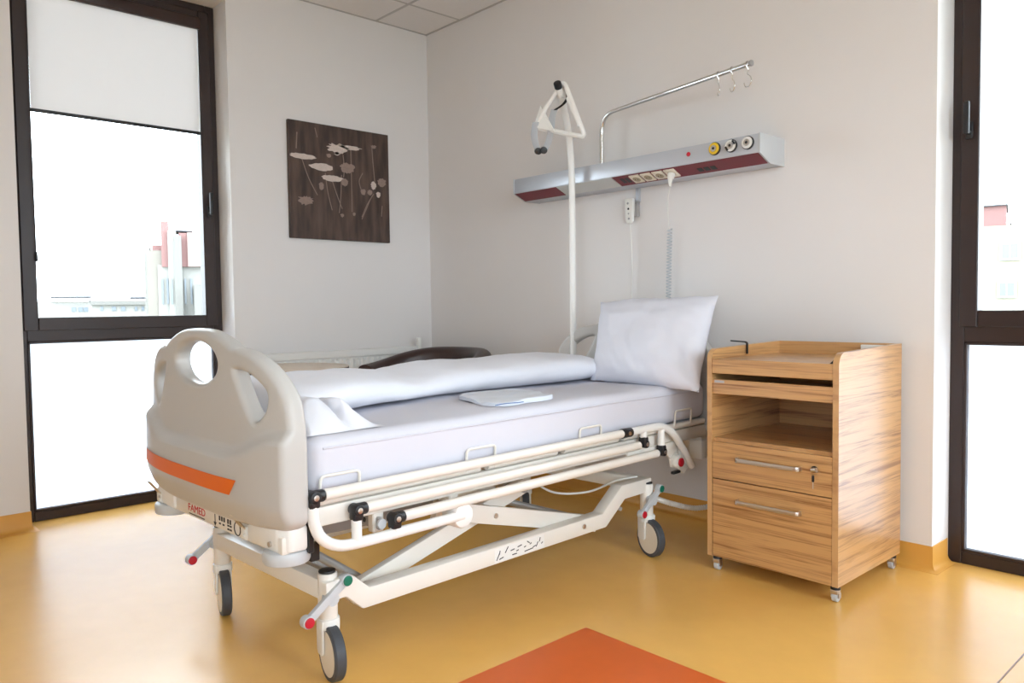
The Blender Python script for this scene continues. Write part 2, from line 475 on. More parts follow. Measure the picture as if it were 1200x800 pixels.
# roller blind inside the left window's sash
rb = tag(empty('roller_blind', (-0.158, (WA[0]+WA[1])/2, 0)), 'half lowered white roller blind in the left window with black bottom bar', 'blind')
hw = (WA[1]-WA[0])/2-0.1045
MB().box((-0.028, -hw-0.012, 2.775), (0.016, hw+0.012, 2.845), 0.010, 3).build('cassette', mat('brown_cassette', (0.035, 0.016, 0.013), 0.3), rb)
MB().box((-0.010, -hw+0.002, 2.170), (-0.0085, hw-0.002, 2.785)).build('fabric', BLIND, rb, smooth=False)
MB().box((-0.015, -hw, 2.156), (-0.003, hw, 2.174), 0.003, 1).build('bottom_bar', BLACK, rb)
cz = [(0.016, -hw-0.004, 2.80), (0.018, -hw-0.006, 2.2), (0.017, -hw-0.004, 1.42)]
MB().tube(bez(cz, 6), 0.0022, 6).build('pull_chain', BLACK, rb)
MB().cyl((0.017, -hw-0.004, 1.375), (0.017, -hw-0.004, 1.425), 0.008, 0.006, 10, bev=0.002).build('chain_weight', BLACK, rb)

# ================================================================== OUTDOORS
struct(MB().box((-400, -200, -14.2), (300, 400, -14.0)).build('outdoor_ground', mat('pale_ground', (0.30, 0.31, 0.27), 0.9, var=0.2, vscale=0.2), smooth=False))
B_BEIGE = mat('beige_render', (0.16, 0.145, 0.125), 0.9, var=0.04, vscale=0.4)
B_CREAM = mat('cream_render', (0.21, 0.205, 0.19), 0.9, var=0.04, vscale=0.4)
B_GREY = mat('grey_render', (0.135, 0.13, 0.12), 0.9, var=0.04, vscale=0.4)
B_PINK = mat('pink_brick', (0.17, 0.09, 0.085), 0.9, var=0.06, vscale=0.6)
B_PINKL = mat('pale_pink_brick', (0.21, 0.15, 0.135), 0.9, var=0.06, vscale=0.6)
B_YEL = mat('pale_yellow_render', (0.2, 0.185, 0.14), 0.9, var=0.04, vscale=0.4)
B_WIN = mat('far_window_glass', (0.1, 0.12, 0.14), 0.2)
B_WF = mat('far_window_frame', (0.24, 0.245, 0.25), 0.6)
B_ROOF = mat('far_roof', (0.05, 0.05, 0.055), 0.8)

class Far:
    """a far building: boxes in a frame that faces the room; widths come from photo columns at the building's distance"""
    def __init__(s, name, u_mid, dist, label):
        q = ray(u_mid, 362); q.z = 0; q.normalize(); s.q = q
        s.side = Vector((q.y, -q.x, 0)); s.d = dist; s.u = u_mid
        s.o = CAM + q*dist; s.o.z = -14
        s.root = tag(empty(name, s.o, math.atan2(s.side.y, s.side.x)), label, 'building')
    def lx(s, u):
        r = ray(u, 362); r.z = 0
        t = s.d/ r.dot(s.q); return (CAM + r*t - s.o).dot(s.side)
    def lz(s, u, v):
        r = ray(u, v); rr = Vector((r.x, r.y, 0)); t = s.d/rr.dot(s.q)
        return CAM.z + r.z*t + 14
    def block(s, name, m, u0, u1, v, y0, y1, vb=None):
        um = (u0+u1)/2
        zb = 0 if vb is None else s.lz(um, vb)
        return MB().box((s.lx(u0), y0, zb), (s.lx(u1), y1, s.lz(um, v))).build(name, m, s.root, smooth=False)
    def win(s, u0, u1, v0, v1, y, fr=True):
        um = (u0+u1)/2; x0, x1 = s.lx(u0), s.lx(u1); z1, z0 = s.lz(um, v0), s.lz(um, v1)
        k = (x1-x0)*0.14
        f = MB().box((x0, y-0.10, z0), (x1, y+0.02, z1)).build('window', B_WF if fr else B_WIN, s.root, smooth=False)
        if fr:
            xm = (x0+x1)/2
            for a, c in ((x0+k, xm-k*0.3), (xm+k*0.3, x1-k)):
                MB().box((a, y-0.12, z0+k), (c, y-0.09, z1-k)).build('pane', B_WIN, f, smooth=False)
f = Far('apartment_block', 215, 85, 'tall pink and beige apartment block outside the left window')
f.block('wing', B_CREAM, 169, 176, 285, 3, 12)
f.block('wing', B_BEIGE, 173, 192, 292, 1.5, 12)
f.block('upper_storeys', B_PINK, 180, 199, 285, 2.2, 11, 312)
f.block('chimney', B_PINK, 191, 200, 258, 1.0, 4, 312)
f.block('stair_tower', B_CREAM, 199, 209, 270, 0.3, 9)
f.block('stair_tower', B_GREY, 206, 215, 276, 0.0, 9)
f.block('upper_storeys', B_PINK, 212, 223, 272, 0.8, 10, 312)
f.block('upper_storeys', B_PINKL, 222, 262, 272, 0.5, 10, 312)
f.block('wing', B_CREAM, 186, 262, 310, 1.2, 10)
f.block('wing', B_GREY, 228, 262, 334, -2.0, 1.0)
f.block('roof_edge', B_ROOF, 204, 229, 267.5, 2.0, 6, 269)
for u in (190, 196, 201, 217, 224): f.win(u, u+2.2, 326, 356, 1.1 if u < 199 or u > 215 else 0.2, False)
f = Far('long_low_building', 80, 120, 'long low white building with dark canopy outside the left window')
f.block('wall', B_CREAM, 44, 112, 353, 0, 12)
f.block('roof_canopy', B_ROOF, 60, 107, 347, -1.0, 4, 349)
for u in (63, 105): f.block('canopy_post', B_ROOF, u, u+1.2, 348, -0.6, -0.2, 354)
for u in (84, 92, 98): f.win(u, u+5, 360, 365, 0.0, False)
f = Far('low_rise_house', 142, 105, 'low pale house with a row of square windows beyond the left window')
f.block('wall', B_CREAM, 108, 172, 356, 0, 10)
f.block('roof', B_GREY, 106, 174, 352, -0.4, 10.4, 357)
f.block('roof_canopy', B_ROOF, 153, 171, 347.5, 1, 4, 350)
for u in (118, 131, 142, 158, 166): f.win(u, u+(5 if u in (131, 142) else 3), 359, 364, 0.0, False)
f = Far('yellow_house', 1190, 55, 'pale yellow building with red rooftop hut outside the right window')
f.block('wall', B_YEL, 1130, 1290, 262, 0, 14)
f.block('rooftop_hut', B_PINK, 1130, 1177, 238, 2, 7, 262)
f.block('hut_roof', B_ROOF, 1129, 1179, 236.8, 1.8, 7.2, 238.4)
f.block('roof_vent', B_ROOF, 1181, 1184, 256, 3, 3.4, 262)
for u in (1170, 1216, 1258):
    f.win(u, u+25, 283, 305, 0.0); f.win(u-2, u+21, 329, 349, 0.0)

# ================================================================== HOSPITAL BED
BED = tag(empty('hospital_bed', (2.0733, -1.30, 0), 0.037), 'cream hospital bed with grey plastic end boards on four casters', 'bed')

# --- base
for sx in (1, -1):
    MB().sweep([(sx*0.3625, -0.955, 0.272), (sx*0.3625, -0.905, 0.272), (sx*0.3625, -0.845, 0.218), (sx*0.3625, 0.325, 0.218),
                (sx*0.3625, 0.455, 0.312), (sx*0.3625, 0.64, 0.312)], (1, 0, 0), 0.058, 0.062).build('base_beam', CREAM, BED)
MB().box((-0.39, -0.985, 0.240), (0.39, -0.930, 0.300), 0.006).build('cross_beam', CREAM, BED)
MB().box((-0.39, 0.612, 0.282), (0.39, 0.662, 0.342), 0.006).build('cross_beam', CREAM, BED)
# sticker with hand-size warning marks on the near beam
st = MB().box((0.3915, -0.305, 0.193), (0.3922, -0.045, 0.243)).build('sticker', WHITEM, BED, smooth=False)
sk = MB(); random.seed(9)
for (y, z, l, a) in [(-.288, .213, .030, 1.0), (-.272, .204, .022, 0.2), (-.28, .226, .014, 1.3), (-.245, .229, .026, 0.9), (-.215, .222, .02, .1), (-.19, .214, .012, .2),
                     (-.178, .228, .022, .15), (-.205, .204, .024, 0), (-.15, .219, .010, .3), (-.132, .232, .016, -.6), (-.12, .224, .010, .4), (-.13, .203, .046, .06),
                     (-.085, .214, .020, 1.0), (-.10, .209, .016, .2), (-.07, .228, .016, 1.2), (-.058, .213, .010, .5)]:
    dy, dz = math.cos(a)*l/2, math.sin(a)*l/2
    sk.sweep([(0.3928, y-dy, z-dz), (0.3928, y+dy, z+dz)], (1, 0, 0), 0.0008, 0.0035)
sk.build('sticker_print', INK, st, smooth=False)
for y, z in ((0.19, 0.222),):
    MB().cyl((0.390, y, z), (0.3965, y, z), 0.010, n=14, bev=0.002).build('bolt', STEEL, BED)

# --- lift arms
for sx in (1, -1):
    x = sx*0.285
    MB().sweep([(x, -0.80, 0.214), (x, -0.05, 0.415)], (1, 0, 0), 0.030, 0.060).build('lift_arm', CREAM, BED)
    x2 = sx*0.322
    MB().sweep([(x2, -0.52, 0.415), (x2, 0.34, 0.190)], (1, 0, 0), 0.030, 0.066).build('lift_arm', CREAM, BED)
    MB().cyl((sx*0.334, -0.245, 0.343), (sx*0.342, -0.245, 0.343), 0.010, n=12).build('bolt', STEEL, BED)
for y, z in ((-0.79, 0.218), (0.32, 0.200), (-0.06, 0.405)):
    MB().cyl((-0.31, y, z), (0.31, y, z), 0.016).build('torsion_tube', GREYM, BED)
# foot-end actuator and its strut
MB().sweep([(0.10, -1.03, 0.405), (0.10, -0.35, 0.385)], (1, 0, 0), 0.085, 0.075).build('actuator', GREYM, BED)
MB().tube([(0.20, -0.955, 0.362), (0.20, -0.74, 0.205)], 0.014).build('strut', GREYM, BED)
MB().box((0.405, -1.050, 0.385), (0.420, -1.020, 0.440), 0.003, 1).build('latch', BLACK, BED)

# --- upper frame
for sx in (1, -1):
    MB().box((sx*0.425-0.02, -1.10, 0.488), (sx*0.425+0.02, 1.06, 0.545), 0.006).build('side_frame', CREAM, BED)
    for y0, y1 in ((-1.06, -0.42), (-0.385, -0.03), (0.01, 0.345), (0.38, 1.0)):
        MB().tube([(sx*0.440, y0, 0.562), (sx*0.440, y1, 0.562)], 0.014).build('platform_tube', CREAM, BED)
for y0, y1 in ((-1.06, -0.42), (-0.385, -0.03), (0.01, 0.345), (0.38, 1.02)):
    MB().box((-0.445, y0, 0.552), (0.445, y1, 0.574), 0.006).build('platform_panel', PLASTG, BED)
for y in (-0.9, -0.3, 0.3, 0.9):
    MB().box((-0.42, y-0.02, 0.50), (0.42, y+0.02, 0.555), 0.004, 1).build('platform_bearer', CREAM, BED)
MB().box((-0.42, 1.02, 0.425), (0.42, 1.065, 0.50), 0.006).build('head_rail', CREAM, BED)
# wire hoops that hold the mattress
for y in (-0.97, -0.42, 0.16, 0.815):
    for sx in (1, -1):
        MB().tube(fillet([(sx*0.450, y-0.065, 0.555), (sx*0.456, y-0.065, 0.634), (sx*0.456, y+0.065, 0.634), (sx*0.450, y+0.065, 0.555)], 0.015, 4), 0.0045, 8).build('mattress_retainer', CREAM, BED)
# foot rail with control icons
fr = MB().box((-0.45, -1.155, 0.4340), (0.45, -1.105, 0.4840), 0.006).build('foot_rail', CREAM, BED)
for sx in (1, -1):
    pts = [(0.27, -1.166), (0.425, -1.158), (0.462, -1.135), (0.462, -1.080), (0.39, -1.080), (0.27, -1.10)]
    MB().prism([(sx*a, c) for a, c in pts], 'z', 0.4380, 0.5110, bev=0.010).build('corner_cap', WHITEM, BED)
    MB().cyl((sx*0.395, -1.112, 0.398), (sx*0.395, -1.112, 0.4380), 0.066, n=28, bev=0.010).build('bumper', PLASTG, BED)
    MB().cyl((sx*0.395, -1.1655, 0.4580), (sx*0.395, -1.150, 0.4580), 0.008, n=10).build('bolt', STEEL, BED)
MB().box((0.440, -1.080, 0.4260), (0.462, -1.062, 0.5160), 0.003, 1).build('gap_strip', BLACK, BED)
Rx = Matrix.Rotation(PI/2, 4, 'X')
text_mesh('FAMED', 0.034, 'brand_print', REDINK, fr, Matrix.Translation((-0.105, -1.1556, 0.4630)) @ Rx @ Matrix.Diagonal((1.25, 1, 1, 1)))
b = MB(); b.box((-0.165, -1.1560, 0.4425), (-0.045, -1.1548, 0.4455)); b.build('brand_underline', INK, fr, smooth=False)
def picto(f_):
    b = MB(); f_(b); b.build('pictogram', INK, fr, smooth=False)
picto(lambda b: b.prism([(0.030, 0.476), (0.034, 0.476), (0.034, 0.451), (0.042, 0.451), (0.032, 0.439), (0.022, 0.451), (0.030, 0.451)], 'y', -1.156, -1.1548))
for x in (0.060, 0.076, 0.092, 0.118, 0.134): picto(lambda b: b.box((x, -1.156, 0.462), (x+0.009, -1.1548, 0.476)))
for x, z in ((0.060, 0.450), (0.085, 0.450), (0.118, 0.454), (0.118, 0.443), (0.134, 0.454), (0.134, 0.443)): picto(lambda b: b.box((x, -1.156, z), (x+0.012, -1.1548, z+0.005)))
ring = [(0.185+0.020*math.cos(2*PI*k/20), -1.1556, 0.4590+0.020*math.sin(2*PI*k/20)) for k in range(20)]
picto(lambda b: b.tube(ring, 0.0018, 5, closed=True))
for x, z in ((-.325, 0.470), (-.300, 0.472), (-.318, 0.456), (-.295, 0.446), (-.32, 0.442)): picto(lambda b: b.box((x, -1.156, z-.004), (x+0.006, -1.1548, z+0.004)))
for x in (-0.40, 0.235):
    b = MB(); b.box((x-0.016, -1.163, 0.4380), (x+0.016, -1.153, 0.4780), 0.004); b.cyl((x+0.008, -1.168, 0.4510), (x+0.008, -1.160, 0.4510), 0.007, n=10)
    b.build('clamp_plate', OFFW, fr)
    MB().tube(fillet([(x-0.012, -1.160, 0.4710), (x-0.010, -1.196, 0.5180), (x+0.010, -1.196, 0.5180), (x+0.012, -1.160, 0.4710)], 0.008, 3), 0.003, 6).build('board_clip', STEEL, fr)

# --- end boards (same moulding at foot and head)
def smooth_closed(P, n=6):
    P = [Vector((p[0], p[1], 0)) for p in P]; out = []; N = len(P)
    for i in range(N):
        a, b_, c, d = P[i-1], P[i], P[(i+1) % N], P[(i+2) % N]
        for k in range(n):
            t = k/n
            out.append(0.5*((2*b_) + (c-a)*t + (2*a-5*b_+4*c-d)*t*t + (-a+3*b_-3*c+d)*t**3))
    return out
def board_bulge(x): 
    t = min(1.0, abs(x)/0.497); return 0.055*t**3
def sm(a, b_, t):
    t = max(0, min(1, (t-a)/(b_-a))); return t*t*(3-2*t)
def lower_out(z, x=0.0):
    c = 0.698 + 0.065*sm(0.22, 0.47, abs(x))
    return 0.028*(1-sm(c-0.022, c+0.022, z))*sm(0.475, 0.575, z)
half = [(0.0, 1.036), (0.10, 1.030), (0.18, 1.008), (0.235, 0.985), (0.265, 0.982), (0.33, 0.968), (0.405, 0.925), (0.455, 0.865), (0.470, 0.80), (0.474, 0.74), (0.474, 0.64), (0.474, 0.56), (0.468, 0.525), (0.43, 0.516), (0.30, 0.512), (0.15, 0.511)]
outl = half + [(0.0, 0.511)] + [(-x, z) for x, z in reversed(half[1:])]
circ = [(0.168*math.cos(2*PI*k/16), 0.948+0.081*math.sin(2*PI*k/16)) for k in range(16)]
tri = [(0.232, 0.935), (0.262, 0.953), (0.335, 0.937), (0.400, 0.897), (0.414, 0.858), (0.398, 0.815), (0.365, 0.785), (0.340, 0.780), (0.315, 0.800), (0.27, 0.860)]
tri2 = [(-x, z) for x, z in reversed(tri)]
cu = bpy.data.curves.new('tmp', 'CURVE'); cu.dimensions = '2D'; cu.fill_mode = 'BOTH'
cu.extrude = 0.008; cu.bevel_depth = 0.016; cu.bevel_resolution = 3
for loop, n in ((outl, 5), (circ, 3), (tri, 4), (tri2, 4)):
    pts = smooth_closed(loop, n); sp = cu.splines.new('POLY'); sp.points.add(len(pts)-1)
    for q, p in zip(sp.points, pts): q.co = (p.x, p.y, 0, 1)
    sp.use_cyclic_u = True
t = bpy.data.objects.new('tmp', cu); COL.objects.link(t)
dg = bpy.context.evaluated_depsgraph_get(); dg.update()
bme = bpy.data.meshes.new_from_object(t.evaluated_get(dg)); bpy.data.objects.remove(t)
bm = bmesh.new(); bm.from_mesh(bme)
bmesh.ops.remove_doubles(bm, verts=bm.verts, dist=0.0004)
for k in range(-17, 18):
    bmesh.ops.bisect_plane(bm, geom=bm.verts[:]+bm.edges[:]+bm.faces[:], plane_co=(k*0.0275+0.003, 0, 0), plane_no=(1, 0, 0))
for z in [0.54+0.01*k for k in range(27)]:
    bmesh.ops.bisect_plane(bm, geom=bm.verts[:]+bm.edges[:]+bm.faces[:], plane_co=(0, z, 0), plane_no=(0, 1, 0))
for v in bm.verts:
    x, z, d_ = v.co.x, v.co.y, v.co.z
    # d_>0 is the outer (foot-side) face
    y = -d_*1.15 + board_bulge(x) - (lower_out(z, x) if d_ > 0.0 else 0.0)*(1.0 if d_ > 0.012 else 0.6)
    v.co = (x, y, z)
bmesh.ops.recalc_face_normals(bm, faces=bm.faces)
bme.clear_geometry(); bm.to_mesh(bme); bm.free(); bme.materials.clear()
FBY = -1.165
fb = link_mesh('footboard', bme, PLAST, BED, (0, FBY, 0), ang=40)
hb = bpy.data.objects.new('headboard', bme); COL.objects.link(hb); hb.parent = BED
hb.location = (0, 1.085, 0.008); hb.rotation_euler = (0, 0, PI)
# orange tape on the outside of the foot board
def tape(i, j):
    x0, x1 = -0.487, 0.300-0.035*(1-j)
    x = x0 + (x1-x0)*i; z = 0.584+0.046*j
    return (x, -0.0290 + board_bulge(x) - lower_out(z, x) - 0.0007, z)
MB().grid(tape, 40, 2).build('orange_stripe', ORANGE, fb)

# --- casters
def caster(name, lx, ly, sw, green=True):
    c = empty(name, (lx, ly, 0), 0, BED)
    b = MB(); b.cyl((0, 0, 0.175), (0, 0, 0.318), 0.029, n=24, bev=0.003); b.build('stem', CREAM, c)
    MB().cyl((0, 0, 0.318), (0, 0, 0.326), 0.026, n=24, bev=0.003).build('stem_cap', BLACK, c)
    R = Matrix.Rotation(sw, 4, 'Z')
    wc = Vector((0.030, 0, 0.082))
    f = MB()
    f.cyl((0, 0, 0.150), (0, 0, 0.182), 0.034, n=24, bev=0.004)
    for s_ in (-1, 1):
        f.prism([(-0.030, 0.178), (0.026, 0.178), (0.022, 0.145), (0.020, 0.080), (0.012, 0.070), (-0.020, 0.070), (-0.028, 0.080)], 'y', s_*0.024-0.004, s_*0.024+0.004, bev=0.002)
    f.bm.transform(R); f.build('fork', OFFW, c)
    t_ = MB(); t_.lathe([(0.066, -0.017), (0.078, -0.017), (0.082, -0.012), (0.082, 0.012), (0.078, 0.017), (0.066, 0.017)], wc, 36, axis='y')
    t_.bm.transform(R); wo = t_.build('tyre', RUBBER, c)
    h = MB(); h.lathe([(0.010, -0.0195), (0.058, -0.0185), (0.0665, -0.0175), (0.0665, 0.0175), (0.058, 0.0185), (0.010, 0.0195)], wc, 36, axis='y')
    h.bm.transform(R); h.build('hub', IVORY, c)
    # brake lever on the outer side of the stem
    ox = 0.045 if lx > 0 else -0.045
    p0, p1 = Vector((ox, -0.095, 0.206)), Vector((ox, 0.035, 0.296))
    lv = MB(); lv.cyl((ox*0.4, -0.012, 0.25), (ox*1.15, -0.012, 0.25), 0.020, n=16)
    lv.sweep([p0, p1], (1, 0, 0), 0.016, 0.024)
    lv.build('brake_lever', PLASTG, c)
    d_ = (p1-p0).normalized()
    for p, m, nm in ((p0, RED, 'red_pad'), (p1, GREEN, 'green_pad')):
        nn = Vector((1, 0, 0)).cross(d_); nn = nn if nn.z > 0 else -nn
        q = MB(); q.cyl(Vector((ox-0.016, p.y, p.z)), Vector((ox+0.012, p.y, p.z)), 0.0185, n=18, bev=0.003); q.build('pedal', PLASTG, c)
        q = MB(); q.cyl(Vector((ox+0.010, p.y, p.z)), Vector((ox+0.016, p.y, p.z)), 0.0155, n=18, bev=0.002); q.build(nm, m, c)
    return c
caster('caster', 0.350, -0.957, -0.22)
caster('caster', 0.378, 0.638, -0.30)
caster('caster', -0.372, -0.957, -0.30)
caster('caster', -0.372, 0.638, -0.77)

# --- near side rail, folded down
RXN = 0.480
RZ = (0.588, 0.526, 0.474)
RL = ((-1.040, 0.335), (-0.905, 0.442), (-0.770, 0.572))
sr = empty('side_rail', (RXN, 0, 0), 0, BED)
for (a, c), z in zip(RL, RZ):
    b = MB(); b.tube([(0, a, z), (0, c, z)], 0.0165, 16); b.build('rail_tube', CREAM, sr)
jb = MB()
jb.tube(bez([(0, -1.075, 0.575), (0, -1.074, 0.525), (0, -1.055, 0.474), (0, -1.010, 0.440), (0, -0.94, 0.428), (0, -0.74, 0.428), (0, -0.53, 0.428)], 7), 0.0165, 16)
for y, z in ((-0.935, 0.500), (-0.800, 0.448)): jb.tube([(0, y, 0.43), (0, y, z)], 0.0155, 14)
jb.build('rail_bracket', WHITEM, sr)
jb = MB(); jb.cyl((-0.06, -0.53, 0.428), (0.012, -0.53, 0.428), 0.042, n=28, bev=0.012); jb.build('pivot_knob', WHITEM, sr)
rbk = MB()
rbk.tube(fillet([(0, 0.375, 0.588), (0, 0.665, 0.588), (0, 0.845, 0.378)], 0.11, 12), 0.0165, 16)
for y, z in ((0.475, 0.555), (0.605, 0.505)): rbk.tube([(0, y, 0.585), (0, y, z)], 0.0150, 14)
rbk.build('rail_bracket', WHITEM, sr)
def clamp(y, z, left):
    b = MB()
    if left:
        b.box((-0.0175, -0.0165, -0.032), (0.0175, 0.0165, 0.010), 0.008); b.cyl((0, -0.006, 0), (0, 0.034, 0), 0.0178, n=18, bev=0.004)
        b.cyl((-0.020, 0, 0), (0.022, 0, 0), 0.0172, n=18, bev=0.003)
    else:
        b.box((-0.017, -0.016, -0.014), (0.017, 0.016, 0.030), 0.007); b.cyl((-0.020, 0, 0), (0.020, 0, 0), 0.017, n=18, bev=0.003)
    o = b.build('rail_clamp', BLACK, sr, (0, y, z))
    MB().cyl((0.020, 0, 0), (0.0235, 0, 0), 0.0085, n=12, bev=0.001).build('clamp_screw', STEEL, sr, (0, y, z))
for y, z in ((-1.075, RZ[0]), (-0.935, RZ[1]), (-0.800, RZ[2])): clamp(y, z, True)
for y, z in ((0.475, RZ[1]+0.002), (0.605, RZ[2]+0.002)): clamp(y, z, False)
b = MB(); b.cyl((0, 0.325, RZ[0]), (0, 0.385, RZ[0]), 0.0195, n=18, bev=0.003); b.build('rail_clamp', BLACK, sr)
MB().cyl((0.018, 0.355, RZ[0]), (0.0222, 0.355, RZ[0]), 0.008, n=12).build('clamp_screw', STEEL, sr)
# latch with red release at the head end
lt = MB()
lt.prism([(0.70, 0.425), (0.745, 0.45), (0.80, 0.42), (0.85, 0.395), (0.86, 0.368), (0.82, 0.362), (0.80, 0.345), (0.765, 0.375), (0.71, 0.390)], 'x', -0.030, -0.012, bev=0.004)
lt.cyl((-0.02, 0.735, 0.412), (0.010, 0.735, 0.412), 0.030, n=20, bev=0.005)
lt.build('latch_body', OFFW, sr)
MB().cyl((0.010, 0.737, 0.412), (0.018, 0.737, 0.412), 0.020, n=18, bev=0.003).build('release_button', RED, sr)
MB().box((-0.015, 0.695, 0.362), (0.004, 0.75, 0.374), 0.003, 1).build('latch_plate', BLACK, sr)
# rail supports: swing arms from the bed frame to the rail, and the perforated rail of the foot end
for y in (-0.53, 0.80):
    MB().sweep([(0.40, y, 0.475), (0.455, y, 0.44), (0.462, y, 0.40)], (0, 1, 0), 0.045, 0.028).build('rail_mount', CREAM, BED)
MB().prism([(0.40, 0.50), (0.79, 0.50), (0.80, 0.475), (0.76, 0.44), (0.72, 0.425), (0.66, 0.462), (0.40, 0.462)], 'x', 0.440, 0.455, bev=0.004).build('head_bracket', CREAM, BED)
pr = MB(); pr.box((0.03, -0.840, 0.440), (0.455, -0.827, 0.478), 0.003, 1); po = pr.build('perforated_bar', GREYM, BED)
for k in range(9):
    MB().cyl((0.10+k*0.04, -0.842, 0.459), (0.10+k*0.04, -0.839, 0.459), 0.008, n=10).build('hole', BLACK, po)
MB().cyl((0.455, -0.8335, 0.459), (0.465, -0.8335, 0.459), 0.016, n=14, bev=0.003).build('bar_end', PLASTG, po)
for y in (-0.83, -0.53):
    MB().box((0.41, y-0.02, 0.43), (0.44, y+0.02, 0.50), 0.004, 1).build('frame_lug', CREAM, BED)

# --- power box and cords at the head end
MB().box((0.36, 1.01, 0.375), (0.43, 1.06, 0.465), 0.006).build('control_box', OFFW, BED)
MB().tube(bez([(0.0, 0.30, 0.33), (0.10, 0.34, 0.285), (0.20, 0.45, 0.285), (0.28, 0.55, 0.33), (0.34, 0.62, 0.345)], 8), 0.005, 8).build('power_cord', OFFW, BED)
cp = bez([(0.38, 0.69, 0.245), (0.41, 0.80, 0.20), (0.46, 0.93, 0.165), (0.53, 1.05, 0.19), (0.60, 1.12, 0.27), (0.63, 1.13, 0.40)], 22)
MB().tube(cp, [0.0100+0.0030*(k % 2) for k in range(len(cp))], 10).build('ribbed_conduit', OFFW, BED)
MB().sweep([(0.33, 0.44, 0.26), (0.345, 0.49, 0.225)], (1, 0, 0), 0.02, 0.016).build('cable_hook', GREYM, BED)

# --- lifting pole at the far head corner
pole = empty('lifting_pole', (-0.388, 1.045, 0), 0, BED)
iR = Matrix.Rotation(-0.037, 4, 'Z')
PTOP = at(654, 101, y=-0.50)                       # end of the arm, reached from the pole
loc = (iR @ (PTOP - Vector((2.0733, -1.30, 0)))) - Vector((-0.388, 1.045, 0))
pp = fillet([(0, 0, 0.44), (0, 0, 1.86), (loc.x*0.30, loc.y*0.30, 2.085), (loc.x, loc.y, loc.z)], 0.16, 12)
MB().tube(pp, 0.0175, 18).build('pole_tube', WHITEM, pole)
d_ = (Vector(pp[-1])-Vector(pp[-3])).normalized()
MB().cyl(Vector(loc)-d_*0.01, Vector(loc)+d_*0.022, 0.020, n=20, bev=0.003).build('end_cap', BLACK, pole)
MB().cyl((0, 0, 0.43), (0, 0, 0.60), 0.024, n=20, bev=0.003).build('pole_socket', CREAM, pole)
MB().tube([(-0.012, 0.0, 0), (-0.012, 0, 0.03)], 0.004, 8).build('arm_pin', WHITEM, pole, Vector(loc)-d_*0.05+Vector((0.01, 0, 0.012)))
ARM_END = PTOP - Vector((d_.x, d_.y, d_.z))*0.06

STRAP = mat('grey_strap', srgb(176, 178, 182), 0.6, var=0.05)
# trapeze hanging on the arm
TP = empty('trapeze_handle', ARM_END)
tag(TP, 'white triangular trapeze grip with grey strap hanging from lifting pole', 'trapeze handle')
def vl(u, v, dy=0.0):
    return at(u, v, y=ARM_END.y+dy) - ARM_END
A_, B_, C_ = vl(658, 95, -0.02), vl(627, 149, -0.06), vl(686, 161, 0.05)
loop = fillet([(A_+B_)/2, B_, C_, A_+Vector((0.015, 0, 0.0)), (A_+B_)/2], 0.035, 7)[:-1]
MB().tube(loop, 0.0125, 12, closed=True).build('grip_triangle', WHITEM, TP)
gp = [A_.lerp(C_, k/14) for k in range(4, 12)]
MB().tube(gp, [0.0135+0.0025*(k % 2) for k in range(len(gp))], 12).build('finger_grip', WHITEM, TP)
# corner web
wv = [vl(634, 124, -0.045), vl(626, 149, -0.062), vl(650, 154, -0.04)]
t = bmesh.new()
n_ = (wv[1]-wv[0]).cross(wv[2]-wv[0]).normalized()*0.006
F = [t.verts.new(p+n_) for p in wv]; G = [t.verts.new(p-n_) for p in wv]
t.faces.new(F); t.faces.new(list(reversed(G)))
for k in range(3): t.faces.new((F[k], G[k], G[(k+1) % 3], F[(k+1) % 3]))
bmesh.ops.recalc_face_normals(t, faces=t.faces)
q = MB(); q._merge(t); q.build('corner_web', WHITEM, TP)
def strap(pts, wd, name, m, th=0.004):
    P = bez(pts, 8); MB().sweep(P, Vector((0.75, 0.66, 0)), wd, th).build(name, m, TP)
strap([vl(664, 104, 0), vl(665, 114, 0.0), vl(660, 122, 0.0), vl(650, 129, -0.01)], 0.016, 'strap', BLACK)
strap([vl(650, 128, -0.01), vl(647, 138, -0.02), vl(646, 150, -0.03), vl(643, 165, -0.03), vl(638, 176, -0.04)], 0.034, 'strap', STRAP)
strap([vl(628, 143, -0.07), vl(626, 158, -0.07), vl(628, 170, -0.06), vl(631, 176, -0.05)], 0.034, 'strap', STRAP)
for u, v in ((630.5, 177), (637, 176)):
    p = vl(u, v, -0.05); MB().cyl(p-Vector((0.014, -0.010, -0.004)), p+Vector((0.014, -0.010, -0.004)), 0.018, n=16, bev=0.003).build('buckle', BLACK, TP)
p = vl(658, 108, 0); MB().box(p-Vector((0.020, 0.015, 0.03)), p+Vector((0.020, 0.015, 0.035)), 0.008).build('hanger_clip', OFFW, TP)

# ================================================================== BEDDING
def bedpt(x, y, z): return Vector((2.0733, -1.30, 0)) + Matrix.Rotation(0.037, 3, 'Z') @ Vector((x, y, z))
def nz(p, s=1.0): return noise.noise(Vector(p)*s)

